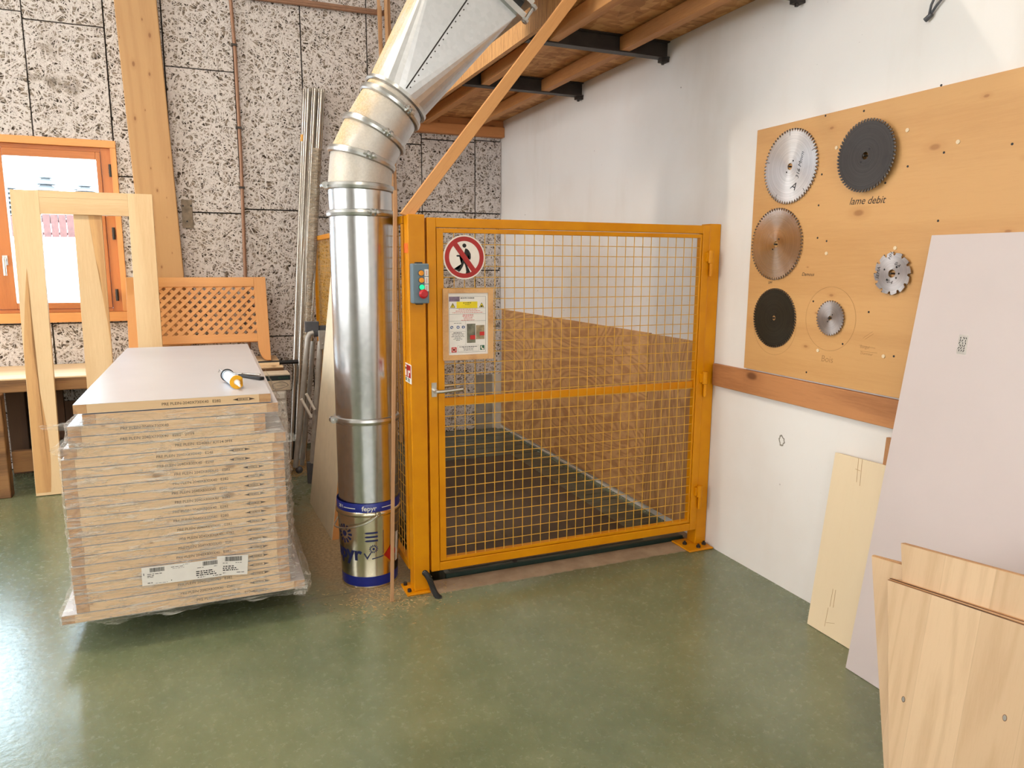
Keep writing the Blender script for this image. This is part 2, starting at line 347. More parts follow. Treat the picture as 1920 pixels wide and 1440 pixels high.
def blade_mat(name, light, dark, rough, aniso, metal=1.0, spots=0):
    t = NT(name); v = t.coord(); x, y, z = t.xyz(v)
    rr = t.math('SQRT', t.math('ADD', t.math('MULTIPLY', x, x), t.math('MULTIPLY', y, y)))
    cb = t.new('ShaderNodeCombineXYZ'); t.link(rr, cb.inputs[0])
    n = t.noise(cb.outputs[0], 160, 4, .7); n2 = t.noise(v, 14, 4, .6)
    c = t.mix(t.step(n, .3, .7), dark, light); c = t.mix(t.step(n2, .5, .8, 0, .5 if spots else .15), c, tuple(k*.6 for k in dark[:3])+(1,))
    t.base(c); t.set(rough, metal); t.b.inputs['Anisotropic'].default_value = aniso
    tg = t.new('ShaderNodeTangent', direction_type='RADIAL', axis='Z'); t.link(tg.outputs[0], t.b.inputs['Tangent'])
    return t.m
M['blade_grey'] = blade_mat('blade_ground_grey', srgb(226,220,216), srgb(196,190,186), .34, .75)
M['blade_bright'] = blade_mat('blade_polished', srgb(234,228,220), srgb(206,198,188), .22, .85)
M['blade_dull'] = blade_mat('blade_dull_steel', srgb(188,182,180), srgb(168,162,160), .42, .6)
M['blade_black'] = blade_mat('blade_black_coated', srgb(66,60,58), srgb(48,43,41), .5, .2, .2, 1)
M['blade_brown'] = blade_mat('blade_stained_dark', srgb(58,54,44), srgb(34,32,26), .38, .3, .3, 1)
M['carbide'] = plain('carbide_tip', srgb(120,112,104), .4, .8)

# ------------------------------------------------------------------ geometry helpers
def fin(bm, name, mat, parent=None, loc=None, smooth=0, bev=0, mat2=None):
    me = bpy.data.meshes.new(name)
    bmesh.ops.recalc_face_normals(bm, faces=bm.faces)
    if loc is not None: bmesh.ops.translate(bm, verts=bm.verts, vec=-Vector(loc))
    bm.to_mesh(me); bm.free()
    me.materials.append(mat)
    if smooth:
        me.shade_smooth(); me.set_sharp_from_angle(angle=math.radians(smooth))
    o = bpy.data.objects.new(name, me); COL.objects.link(o)
    if parent is not None: o.parent = parent
    elif loc is not None: o.location = loc
    if bev:
        md = o.modifiers.new('bevel', 'BEVEL'); md.width = bev; md.segments = 2; md.limit_method = 'ANGLE'; md.angle_limit = .7
    return o
def tag(o, label=None, cat=None, group=None, kind=None):
    if label: o['label'] = label
    if cat: o['category'] = cat
    if group: o['group'] = group
    if kind: o['kind'] = kind
    return o
def thing(name, label, cat, loc=(0, 0, 0), group=None, matrix=None):
    o = bpy.data.objects.new(name, None); COL.objects.link(o); o.empty_display_size = .05
    if matrix is not None: o.matrix_world = matrix
    else: o.location = loc
    return tag(o, label, cat, group)
def box(bm, x0, x1, y0, y1, z0, z1, m=None):
    vs = [bm.verts.new(Vector(p) if m is None else m @ Vector(p)) for p in
          ((x0,y0,z0),(x1,y0,z0),(x1,y1,z0),(x0,y1,z0),(x0,y0,z1),(x1,y0,z1),(x1,y1,z1),(x0,y1,z1))]
    for f in ((3,2,1,0),(4,5,6,7),(0,1,5,4),(1,2,6,5),(2,3,7,6),(3,0,4,7)): bm.faces.new([vs[i] for i in f])
    return vs
def frame_from(d):
    d = Vector(d).normalized(); a = Vector((0,0,1)) if abs(d.z) < .9 else Vector((1,0,0))
    x = a.cross(d).normalized(); return x, d.cross(x), d
def cyl(bm, p0, p1, r0, r1=None, seg=20, cap=True):
    if r1 is None: r1 = r0
    p0, p1 = Vector(p0), Vector(p1); x, y, d = frame_from(p1-p0)
    a = [bm.verts.new(p0+(x*math.cos(2*PI*i/seg)+y*math.sin(2*PI*i/seg))*r0) for i in range(seg)]
    b = [bm.verts.new(p1+(x*math.cos(2*PI*i/seg)+y*math.sin(2*PI*i/seg))*r1) for i in range(seg)]
    for i in range(seg): bm.faces.new((a[i], a[(i+1)%seg], b[(i+1)%seg], b[i]))
    if cap: bm.faces.new(a[::-1]); bm.faces.new(b)
def tube(bm, pts, r, seg=10, cap=True, rad=None):
    pts = [Vector(p) for p in pts]; rings = []
    x, y, d = frame_from(pts[1]-pts[0])
    for i, p in enumerate(pts):
        d = (pts[min(i+1, len(pts)-1)]-pts[max(i-1, 0)]).normalized()
        x = (x-d*x.dot(d)).normalized(); y = d.cross(x); rr = rad(i) if rad else r
        rings.append([bm.verts.new(p+(x*math.cos(2*PI*k/seg)+y*math.sin(2*PI*k/seg))*rr) for k in range(seg)])
    for a, b in zip(rings, rings[1:]):
        for k in range(seg): bm.faces.new((a[k], a[(k+1)%seg], b[(k+1)%seg], b[k]))
    if cap: bm.faces.new(rings[0][::-1]); bm.faces.new(rings[-1])
def lathe(bm, prof, c, seg=48, cap0=False, cap1=False):
    c = Vector(c); rings = [[bm.verts.new(c+Vector((r*math.cos(2*PI*k/seg), r*math.sin(2*PI*k/seg), z))) for k in range(seg)] for r, z in prof]
    for a, b in zip(rings, rings[1:]):
        for k in range(seg): bm.faces.new((a[k], a[(k+1)%seg], b[(k+1)%seg], b[k]))
    if cap0: bm.faces.new(rings[0][::-1])
    if cap1: bm.faces.new(rings[-1])
def prism(bm, pts, h, m):
    """polygon in local xy, extruded 0..h in local z, placed by m"""
    a = [bm.verts.new(m @ Vector((p[0], p[1], 0))) for p in pts]; b = [bm.verts.new(m @ Vector((p[0], p[1], h))) for p in pts]
    n = len(pts)
    for i in range(n): bm.faces.new((a[i], a[(i+1)%n], b[(i+1)%n], b[i]))
    bm.faces.new(a[::-1]); bm.faces.new(b)
def annulus(bm, outer, inner, h, m):
    n = len(outer); L = []
    for z in (0, h):
        L.append([bm.verts.new(m @ Vector((p[0], p[1], z))) for p in outer]); L.append([bm.verts.new(m @ Vector((p[0], p[1], z))) for p in inner])
    o0, i0, o1, i1 = L
    for k in range(n):
        j = (k+1) % n
        bm.faces.new((o0[k], i0[k], i0[j], o0[j])); bm.faces.new((o1[k], o1[j], i1[j], i1[k]))
        bm.faces.new((o0[k], o0[j], o1[j], o1[k])); bm.faces.new((i0[k], i1[k], i1[j], i0[j]))
def circ(r, n, c=(0, 0)): return [(c[0]+r*math.cos(2*PI*k/n), c[1]+r*math.sin(2*PI*k/n)) for k in range(n)]
def facing_y(x, y, z):      # local x->+X, local y->+Z, local z-> -Y (towards the viewer in front of the gate)
    return Matrix(((1,0,0,x),(0,0,-1,y),(0,1,0,z),(0,0,0,1)))
def facing_x(x, y, z):      # local x->-Y, local y->+Z, local z-> -X (off the right wall)
    return Matrix(((0,0,-1,x),(-1,0,0,y),(0,1,0,z),(0,0,0,1)))
BM = bmesh.new
_tc = {}
def text_mesh(body, size, shear=0.0, align='LEFT', ext=.0003, bold=0.0, space=1.0):
    k = (body, size, shear, align, bold, space)
    if k in _tc: return _tc[k]
    cu = bpy.data.curves.new('txt', 'FONT'); cu.body = body; cu.size = size; cu.shear = shear; cu.align_x = align; cu.extrude = ext; cu.offset = bold; cu.space_character = space
    cu.resolution_u = 3
    ob = bpy.data.objects.new('txt', cu); COL.objects.link(ob)
    dg = bpy.context.evaluated_depsgraph_get(); dg.update()
    me = bpy.data.meshes.new_from_object(ob.evaluated_get(dg)); bpy.data.objects.remove(ob); bpy.data.curves.remove(cu)
    _tc[k] = me; return me
def add_text(bm, body, size, m, **kw):
    me = text_mesh(body, size, **kw); b2 = BM(); b2.from_mesh(me); b2.transform(m); tmp = bpy.data.meshes.new('t'); b2.to_mesh(tmp); b2.free(); bm.from_mesh(tmp); bpy.data.meshes.remove(tmp)
def T(x, y, z=0): return Matrix.Translation((x, y, z))
def Rz(a): return Matrix.Rotation(a, 4, 'Z')
def copy_tree(o, parent=None):
    c = o.copy(); COL.objects.link(c)
    if parent is not None: c.parent = parent
    for ch in [k for k in o.children]: copy_tree(ch, c)
    return c
# ================================================================== THE ROOM
XL, YF, ZC = -8.6, -11.5, 4.7
def setting(name, bm, mat, **kw):
    o = fin(bm, name, mat, **kw); o['kind'] = 'structure'; return o
bm = BM()     # floor slab with the lift pit left open
px0, px1, py0, py1 = -1.60, -.06, -3.078, -.06
for a in ((XL, px0, YF, .3), (px1, .3, YF, .3), (px0, px1, YF, py0), (px0, px1, py1, .3)): box(bm, *a, -.25, 0)
box(bm, px0-.05, px1+.05, py0-.05, py1+.05, -.4, -.25)
setting('floor', bm, M['floor'])
bm = BM(); box(bm, XL, .3, YF, .3, ZC, ZC+.1); setting('ceiling', bm, M['plaster_plain'])
# right wall
bm = BM(); box(bm, 0, .3, YF, .3, 0, ZC); setting('wall_right', bm, M['plaster'])
# back wall: dark core with window opening, clad in wood-wool boards
WX0, WX1, WZ0, WZ1 = -5.05, PY(216, 265).x, PY(232, 601).z, PY(217, 265).z
def rect_minus(r, h):
    x0, x1, z0, z1 = r; a0, a1, b0, b1 = h
    if a0 >= x1 or a1 <= x0 or b0 >= z1 or b1 <= z0: return [r]
    out = []
    if x0 < a0: out.append((x0, a0, z0, z1))
    if x1 > a1: out.append((a1, x1, z0, z1))
    m0, m1 = max(x0, a0), min(x1, a1)
    if z0 < b0: out.append((m0, m1, z0, b0))
    if z1 > b1: out.append((m0, m1, b1, z1))
    return out
hole = (WX0, WX1, WZ0, WZ1)
bm = BM()
for r in rect_minus((XL-.3, .3, 0, ZC), hole): box(bm, r[0], r[1], .03, .3, r[2], r[3])
core = setting('wall_back', bm, M['wool_back'])
bm = BM(); rnd = random.Random(3)
cols = [-8.6, -8.05, -7.5, -6.95, -6.4, -5.85, -5.3, -4.75, -4.2, -3.636, -3.126, -2.74, -2.245, -1.731, -1.2, -.745, -.252, .0]
hs = {-3.636: [3.252, 2.2, 1.1], -3.126: [3.5, 2.2, 1.2], -2.74: [3.028, 1.95, .98], -2.245: [3.75, 1.987, .95], -1.731: [3.9, 1.94, .98], -1.2: [2.58, 2.01, .98], -.745: [2.63, 2.013, 1.5, .98], -.252: [2.65, 2.013, 1.5, .98]}
for a, b in zip(cols, cols[1:]):
    zs = [0.0]+sorted(hs.get(a, [3.3, 2.2, 1.1]))+[ZC]
    for z0, z1 in zip(zs, zs[1:]):
        d = rnd.uniform(-.006, .005)
        for r in rect_minus((a+.005, b-.005, z0+.005, z1-.005), hole):
            if r[1]-r[0] > .005 and r[3]-r[2] > .005: box(bm, r[0], r[1], d, .04, r[2], r[3])
clad = setting('wall_back_cladding', bm, M['wool'])
# a left wall and a wall behind the camera with the workshop's big windows
def wall_with_window(name, wname, axis, pos, thick, a0, a1, h, frame_w=.08):
    bm = BM()
    for r in rect_minus((a0, a1, 0, ZC), h):
        if axis == 'X': box(bm, pos, pos+thick, r[0], r[1], r[2], r[3])
        else: box(bm, r[0], r[1], pos, pos+thick, r[2], r[3])
    setting(name, bm, M['plaster_plain'])
    bm = BM(); n = max(1, int((h[1]-h[0])/1.1)); w = frame_w
    def bar(u0, u1, z0, z1):
        if axis == 'X': box(bm, pos+thick*.3, pos+thick*.6, u0, u1, z0, z1)
        else: box(bm, u0, u1, pos+thick*.3, pos+thick*.6, z0, z1)
    bar(h[0], h[1], h[2], h[2]+w); bar(h[0], h[1], h[3]-w, h[3])
    for i in range(n+1):
        u = h[0]+(h[1]-h[0])*i/n; bar(max(h[0], u-w/2), min(h[1], u+w/2), h[2]+w, h[3]-w)
    fr = fin(bm, wname, M['win_z']); fr['kind'] = 'structure'
    bm = BM()
    if axis == 'X': box(bm, pos+thick*.44, pos+thick*.46, h[0], h[1], h[2], h[3])
    else: box(bm, h[0], h[1], pos+thick*.44, pos+thick*.46, h[2], h[3])
    fin(bm, 'pane', M['glass'], fr)
LW = (-6.0, -.5, 1.1, 4.3); FW = (-6.6, -.6, 1.1, 3.4)
wall_with_window('wall_left', 'window_2', 'X', XL-.3, .3, YF, .3, LW)
wall_with_window('wall_front', 'window_3', 'Y', YF-.3, .3, XL-.3, .3, FW)

bm = BM(); box(bm, XL-2.2, XL-1.6, YF-3, 2.6, -.5, 9); box(bm, XL-1.6, 1.5, YF-2.2, YF-1.6, -.5, 9); setting('wall_sky_block', bm, M['concrete_pale'])  # added unseen walls keeping sky light out of the left and front windows
bm = BM(); box(bm, XL-1.6, XL-.3, YF-1.6, 2.6, 5.5, 5.6); box(bm, XL-.3, .3, YF-1.6, YF-.3, 5.5, 5.6); box(bm, XL-1.6, XL-.3, 2.55, 2.65, -.5, 5.5); box(bm, .3, .4, YF-1.6, YF-.3, -.5, 5.5); setting('wall_sky_block_cover', bm, M['concrete_pale'])  # added unseen roof and ends, closing off the sky around those walls
# ---- window_1 in the back wall: casing, outer frame, two casements
win = bpy.data.objects.new('window_1', None); COL.objects.link(win); win.location = (WX1, 0, WZ0); win['kind'] = 'structure'
wl = win.location
cx1, cz0, cz1 = WX1, WZ0, WZ1
ci = PY(206, 278).x; ciz = PY(207, 278).z; cbz = PY(215, 584).z
bm = BM(); box(bm, WX0, cx1, -.018, .10, ciz, cz1); box(bm, WX0, cx1, -.045, .10, cz0, cbz); fin(bm, 'casing_rail', M['case_x'], win, wl, bev=.002)
bm = BM(); box(bm, ci, cx1, -.018, .10, cbz+.001, ciz-.001); box(bm, WX0, WX0+cx1-ci, -.018, .10, cbz+.001, ciz-.001); fin(bm, 'casing_jamb', M['case_z'], win, wl, bev=.002)
# fixed outer frame, set back
fx1, fz0, fz1 = ci-.001, cbz+.001, ciz-.001
fo = PY(188, 285, .02).x
midx = PY(0, 520, .03).x-.015
bm = BM(); box(bm, fo, fx1, .012, .12, fz0, fz1); box(bm, WX0+.07, WX0+.11, .012, .12, fz0, fz1); fin(bm, 'frame_jamb', M['win_z'], win, wl, bev=.002)
bm = BM(); box(bm, WX0+.111, fo-.001, .012, .12, fz1-.03, fz1); box(bm, WX0+.111, fo-.001, .012, .12, fz0, fz0+.025); fin(bm, 'frame_rail', M['win_x'], win, wl, bev=.002)
def casement(x0, x1, handle_left):
    z0, z1 = fz0+.027, fz1-.032
    gl0, gl1 = PY(33, 565, .02).x, PY(181, 310, .02).x
    sw = gl0-x0 if handle_left else .10
    g0 = x0+sw; g1 = x1-(x1-gl1) if handle_left else x1-.1
    gb, gt = PY(203, 566, .02).z, PY(100, 296, .02).z
    cs = thing('casement', None, None, (0, 0, 0)); cs.parent = win
    bm = BM(); box(bm, x0, g0, -.002, .075, z0, z1); box(bm, g1, x1, -.002, .075, z0, z1); o = fin(bm, 'sash_stile', M['win_z'], cs, wl, bev=.004)
    bm = BM(); box(bm, g0+.0005, g1-.0005, -.002, .075, z0, gb); box(bm, g0+.0005, g1-.0005, -.002, .075, gt, z1); fin(bm, 'sash_rail', M['win_x'], cs, wl, bev=.004)
    bm = BM(); box(bm, g0-.004, g1+.004, .034, .040, gb-.004, gt+.004); fin(bm, 'pane', M['glass'], cs, wl)
    return g0
g0 = casement(midx, fo-.002, True)
casement(WX0+.112, midx-.003, False)
h0 = PY(10, 488, -.005)
bm = BM(); box(bm, h0.x-.016, h0.x+.016, -.012, -.0025, h0.z-.035, h0.z+.035); cyl(bm, (h0.x, -.012, h0.z+.01), (h0.x, -.045, h0.z+.01), .010)
tube(bm, [(h0.x, -.042, h0.z+.012), (h0.x, -.046, h0.z-.03), (h0.x-.001, -.048, h0.z-.11)], .011, 10); fin(bm, 'window_handle', M['chrome'], win, wl, smooth=40)
for yy in (320, 438, 553):
    p = PY(207+(yy-320)*.055, yy, -.005)
    bm = BM(); cyl(bm, (p.x, -.008, p.z-.045), (p.x, -.008, p.z+.045), .011, seg=12)
    for k in (-.015, .015): cyl(bm, (p.x, -.008, p.z+k-.002), (p.x, -.008, p.z+k+.002), .013, seg=12)
    fin(bm, 'hinge', M['dark_steel'], win, wl, smooth=40)

# ---- outside: snow slope, red slatted fence, frosted trees
bm = BM()
prof = [(.35, .2), (6, .35), (14, 1.1), (24.5, 2.40), (26, 2.5), (60, 4.4), (120, 9)]
for (ya, za), (yb, zb) in zip(prof, prof[1:]):
    n = 10
    for i in range(n):
        xa, xb = -60+12*i, -48+12*i
        bm.faces.new([bm.verts.new((xa, ya, za)), bm.verts.new((xb, ya, za)), bm.verts.new((xb, yb, zb)), bm.verts.new((xa, yb, zb))])
bmesh.ops.remove_doubles(bm, verts=bm.verts, dist=.001)
tag(fin(bm, 'snow_ground', M['snow'], smooth=60), 'snow covered slope outside the window', 'snow')
bm = BM()
for i in range(95):
    x = -24+i*.25; zt = 3.2+.06*math.sin(i*.4)
    box(bm, x, x+.225, 24.9, 24.95, 2.2, zt)
box(bm, -24, -.3, 24.96, 25.0, 2.5, 2.6); box(bm, -24, -.3, 24.96, 25.0, 2.95, 3.05)
tag(fin(bm, 'slatted_fence', M['red_fence'], loc=(-12, 24.9, 2.3)), 'reddish slatted fence across the snow seen through the window', 'fence')
tr_lab = ['frosted tree beyond the red fence, at the left edge of the pane', 'frosted tree beyond the red fence, left of the pane centre', 'frosted tree beyond the red fence, middle of the pane', 'frosted tree beyond the red fence, right of the pane centre', 'frosted tree beyond the red fence, near the right sash stile']
for k, (px, top) in enumerate([(22, 345), (55, 334), (92, 322), (128, 330), (165, 340)]):
    b = PY(px, 405, 60); tp = PY(px, top, 60).z; bm = BM(); rr = random.Random(k)
    z0 = 4.9
    for j in range(7):
        zz = z0+(tp-z0)*j/7; lathe(bm, [(.02, zz+(tp-z0)*.22), (1.7*(1-j/8.5), zz)], (b.x, 60+7*(k % 2), 0), 9)
    r_ = thing('conifer', tr_lab[k], 'tree', (b.x, 60+7*(k % 2), z0), 'frosted trees')
    fin(bm, 'foliage', M['far_tree'], r_, r_.location); bm = BM(); cyl(bm, (b.x, 60+7*(k % 2), z0-.8), (b.x, 60+7*(k % 2), z0+.4), .25, seg=8); fin(bm, 'trunk', M['bench_dark'], r_, r_.location)

# ---- glulam post on the back wall, conduits
bm = BM(); q = [PY(213, 0, -.09), PY(293, 0, -.09), PY(347, 540, -.09), PY(272, 540, -.09)]
d0, d1 = q[3]-q[0], q[2]-q[1]
a = q[0]-d0*.4; b = q[1]-d1*.4
def tz(p, d, z): return p+d*((z-p.z)/d.z)
pts = [tz(q[0], d0, ZC-.01), tz(q[1], d1, ZC-.01), tz(q[1], d1, .0), tz(q[0], d0, .0)]
f0 = [bm.verts.new(p) for p in pts]; f1 = [bm.verts.new((p.x, -.008, p.z)) for p in pts]
for i in range(4): bm.faces.new((f0[i], f0[(i+1)%4], f1[(i+1)%4], f1[i]))
bm.faces.new(f0); bm.faces.new(f1)
tag(fin(bm, 'timber_post', M['spruce'], loc=pts[3], bev=.006), 'broad knotty glulam timber post against the back wall right of the window', 'post')
bm = BM(); xs = [PY(432, 0, -.03).x, PY(441, 100, -.03).x, PY(452, 300, -.03).x, PY(460, 519, -.03).x]
zs = [PY(432, 0).z, PY(441, 100).z, PY(452, 300).z, PY(460, 519).z]
tube(bm, [(xs[0], -.028, ZC-.05), (xs[0], -.028, zs[0]), (xs[1], -.026, zs[1]), (xs[2], -.026, zs[2]), (xs[3], -.026, zs[3]), (xs[3], -.026, .86)], .014, 10)
c_ = thing('conduit_pipe', 'slim copper brown conduit running vertically down the wood wool wall', 'pipe', (xs[3], -.026, .86))
M['conduit'] = plain('conduit_brown', srgb(150,112,88), .45, .3); fin(bm, 'pipe', M['conduit'], c_, c_.location, smooth=60)
for y in (85, 240, 352):
    p = PY(434+y*.055, y, -.02); bm = BM(); box(bm, p.x-.022, p.x+.022, -.046, -.004, p.z-.008, p.z+.008); fin(bm, 'pipe_clip', M['dark_steel'], c_, c_.location)
bm = BM(); a, b = PY(455, -6, -.03), PY(720, 27, -.03); tube(bm, [a, b], .014, 10); box(bm, a.x, b.x, -.03, -.008, a.z+.012, b.z+.03)
tag(fin(bm, 'ceiling_conduit', M['conduit'], loc=a, smooth=50), 'brown conduit running level along the top of the wall', 'pipe')

p, q_ = PY(339, 374, -.012), PY(363, 428, -.012)
bm = BM(); box(bm, p.x, q_.x, -.014, .002, q_.z, p.z); wp = tag(fin(bm, 'wall_patch', M['mortar'], loc=(p.x, -.01, q_.z), bev=.003), 'grey brown mortar patch on the wood wool wall right of the timber post', 'patch')
bm = BM()
for (x_, y_) in ((343, 386), (358, 386), (351, 415)): c_2 = PY(x_, y_, -.0145); cyl(bm, (c_2.x, -.014, c_2.z), (c_2.x, -.0155, c_2.z), .007, seg=10)
fin(bm, 'drill_holes', M['black_steel'], wp, (p.x, -.01, q_.z))

# ---- mezzanine over the lift
ZB, ZT = 2.73, 2.822
def ibeam(y, label):
    bm = BM(); x0, x1 = -.885, -.004
    box(bm, x0, x1, y-.03, y+.03, ZB, ZB+.007); box(bm, x0, x1, y-.03, y+.03, ZT-.007, ZT); box(bm, x0, x1, y-.004, y+.004, ZB+.007, ZT-.007)
    r_ = thing('steel_beam', label, 'steel beam', (x0, y, ZB), 'steel beams under the mezzanine'); fin(bm, 'i_section', M['dark_steel'], r_, r_.location)
    bm = BM(); box(bm, -.05, -.002, y-.022, y+.022, ZB-.02, ZB-.0005); cyl(bm, (-.03, y, ZB-.02), (-.03, y, ZB-.032), .009, seg=6); fin(bm, 'bracket', M['dark_steel'], r_, r_.location)
Y1, Y2, Y3 = -1.565, -2.615, -3.66
ibeam(Y1, 'black steel beam under the mezzanine, the far one nearest the back wall'); ibeam(Y2, 'black steel beam under the mezzanine, the middle one above the gate'); ibeam(Y3, 'black steel beam end at the top edge above the white wall')
segs = [(Y1+.005, -.10, 'far'), (Y2+.005, Y1-.005, 'middle'), (Y3+.005, Y2-.005, 'near')]
for (ya, yb, nm), lab in zip(segs, ('between the back wall and the far steel beam', 'between the two visible steel beams', 'in front of the middle steel beam')):
    for (x0, x1, sd) in ((-.322, -.268, 'beside the white wall'), (-.765, -.71, 'beside the plywood fascia')):
        bm = BM(); box(bm, x0, x1, ya, yb, ZB+.0075, ZT-.0075)
        tag(fin(bm, 'joist', M['joist_wood'], loc=(x0, ya, ZB+.0075), bev=.003), 'wooden joist '+sd+' '+lab, 'joist', 'mezzanine joists')
bm = BM(); box(bm, -.885, -.004, -4.2, -.004, ZT+.0005, ZT+.022); tag(fin(bm, 'deck_panel', M['osb'], loc=(-.88, -4.2, ZT)), 'oriented strand board deck lying over the mezzanine joists', 'deck')
bm = BM(); box(bm, -.92, -.8905, -3.11, -.004, ZB, ZB+.19); tag(fin(bm, 'fascia_board', M['fascia'], loc=(-.92, -3.11, ZB), bev=.001), 'long plywood fascia board along the open mezzanine edge beside the duct', 'board')
lz = PY(868, 252, -.09).z
bm = BM(); box(bm, -.885, -.002, -.09, -.012, lz, lz+.085); tag(fin(bm, 'ledger_beam', M['ledger_wood'], loc=(-.885, -.09, lz), bev=.003), 'lower wooden ledger beam on the back wall under the mezzanine', 'beam')
bm = BM(); box(bm, -.885, -.002, -.06, -.012, lz+.086, ZT); tag(fin(bm, 'backing_board', M['ledger_wood'], loc=(-.885, -.06, lz+.08), bev=.003), 'upper backing board above the ledger beam under the strand board deck', 'board')

# ---- lift: steel platform, sheets on its wall, plinths
r_ = thing('lift_platform', 'dusty dark steel goods lift platform behind the yellow gate', 'lift platform', (-.8, -3.0, .0))
bm = BM(); box(bm, -1.50, -.075, -3.055, -.07, -.10, .018)
for k in range(22):
    y = -2.98+k*.13; box(bm, -1.49, -.085, y, y+.012, .018, .0205)
fin(bm, 'deck', M['lift_deck'], r_, r_.location)
bm = BM(); box(bm, -1.50, -.075, -3.068, -3.0555, -.10, .019); fin(bm, 'front_edge', M['lift_edge'], r_, r_.location)
bm = BM(); box(bm, -1.47, PZ(1168, 987, .02).x, -3.035, PZ(905, 858, .02).y, .0207, .0235); fin(bm, 'deck_board', M['lift_mat'], r_, r_.location)
bm = BM(); p = PZ(965, 1053, .02); cyl(bm, (p.x, p.y, .0236), (p.x, p.y, .0246), .013, seg=16); fin(bm, 'bolt', M['black_steel'], r_, r_.location)
jy = PX(1217.5, 630, -.02).y; zt = PX(942.5, 580, -.018).z
bm = BM(); box(bm, -.020, -.0015, jy+.002, -.07, .045, zt); tag(fin(bm, 'plywood_sheet', M['fir_ply'], loc=(-.02, jy, .045)), 'fir plywood sheet lining the lift wall, the long far one reaching the back corner', 'plywood sheet', 'lift lining sheets')
bm = BM(); box(bm, -.020, -.0015, -3.085, jy-.002, .045, zt-.004); tag(fin(bm, 'plywood_sheet', M['fir_ply_upright'], loc=(-.02, -3.1, .045)), 'fir plywood sheet lining the lift wall, the short near one beside the hinge post', 'plywood sheet', 'lift lining sheets')
pz = PY(905, 702).z
bm = BM(); box(bm, -.26, -.10, -.035, -.008, 0, pz); setting('trim_1', bm, M['concrete'])
bm = BM(); box(bm, -.098, -.002, -.045, -.008, 0, pz); setting('trim_2', bm, M['concrete_pale'])
bm = BM(); cyl(bm, (-.026, -1.9, .03), (-.026, -.06, .03), .006, seg=8); setting('trim_3', bm, M['concrete_pale'])
# ================================================================== YELLOW GATE
GY = -3.184
PXL, PXR = -1.694, -1.617
r_ = thing('gate_post', 'square yellow steel post at the latch side of the gate, left of it', 'post', (-1.655, GY+.04, 0))
bm = BM(); box(bm, PXL, PXR, GY, GY+.078, .010, 1.777); fin(bm, 'column', M['yellow'], r_, r_.location, bev=.004)
bm = BM(); box(bm, PXL-.04, PXR-.002, GY-.022, GY+.115, 0, .010); fin(bm, 'base_plate', M['yellow'], r_, r_.location, bev=.003)
for x, y in ((PXL-.022, GY+.01), (PXL-.022, GY+.09)):
    bm = BM(); cyl(bm, (x, y, .010), (x, y, .024), .010, seg=6); fin(bm, 'anchor_bolt', M['dark_steel'], r_, r_.location)
r_ = thing('gate_post', 'square yellow steel post carrying the gate hinges against the white wall', 'post', (-.04, GY+.04, 0))
bm = BM(); box(bm, -.073, -.002, GY+.004, GY+.08, .010, 1.775); fin(bm, 'column', M['yellow'], r_, r_.location, bev=.004)
bm = BM(); box(bm, -.165, -.004, GY-.075, GY+.10, 0, .010); fin(bm, 'base_plate', M['yellow'], r_, r_.location, bev=.006)
for x, y in ((-.03, GY-.02), (-.085, GY-.045), (-.13, GY+.02)):
    bm = BM(); cyl(bm, (x, y, .010), (x, y, .022), .012, seg=6); cyl(bm, (x, y, .022), (x, y, .03), .006, seg=8); fin(bm, 'anchor_bolt', M['dark_steel'], r_, r_.location)
gate = thing('mesh_gate', 'yellow framed wire mesh gate closing the goods lift', 'gate', (-.84, GY, .1)); gl = gate.location
gx0, gx1, gz0, gz1 = -1.6075, -.0745, .096, 1.765
ix0, ix1, iz0, iz1 = -1.531, -.1295, .157, 1.700
def frame_bars(x0, x1, z0, z1, w, y0, y1):
    bm = BM(); box(bm, x0, x0+w, y0, y1, z0, z1); box(bm, x1-w, x1, y0, y1, z0, z1); box(bm, x0+w, x1-w, y0, y1, z0, z0+w); box(bm, x0+w, x1-w, y0, y1, z1-w, z1); return bm
ow = .042
fin(frame_bars(gx0, gx1, gz0, gz1, ow, GY, GY+.04), 'outer_frame', M['yellow'], gate, gl, bev=.003)
bm = BM(); a0, a1, b0, b1 = gx0+ow+.003, gx1-ow-.003, gz0+ow+.003, gz1-ow-.003
w1, w2, w3, w4 = ix0-a0, a1-ix1, iz0-b0, b1-iz1
for bx in ((a0, ix0, b0, b1), (ix1, a1, b0, b1), (ix0, ix1, b0, iz0), (ix0, ix1, iz1, b1)): box(bm, bx[0], bx[1], GY+.003, GY+.034, bx[2], bx[3])
fin(bm, 'inner_frame', M['yellow'], gate, gl, bev=.002)
za, zb = PY(880, 757, GY+.02).z, PY(880, 743, GY+.02).z
bm = BM(); box(bm, ix0+.001, ix1-.001, GY+.014, GY+.034, za, zb); fin(bm, 'cross_bar', M['yellow'], gate, gl, bev=.002)
def mesh_panel(x0, x1, z0, z1, y, pitch, r, to=lambda x, y, z: (x, y, z)):
    bm = BM(); n = int(round((x1-x0)/pitch)); m = int(round((z1-z0)/pitch))
    for i in range(1, n):
        x = x0+(x1-x0)*i/n; cyl(bm, to(x, y, z0), to(x, y, z1), r, seg=6, cap=False)
    for j in range(1, m):
        z = z0+(z1-z0)*j/m; cyl(bm, to(x0, y+2*r, z), to(x1, y+2*r, z), r, seg=6, cap=False)
    return bm
fin(mesh_panel(ix0, ix1, iz0, iz1, GY+.006, .05, .0021), 'wire_mesh', M['wire'], gate, gl, smooth=60)
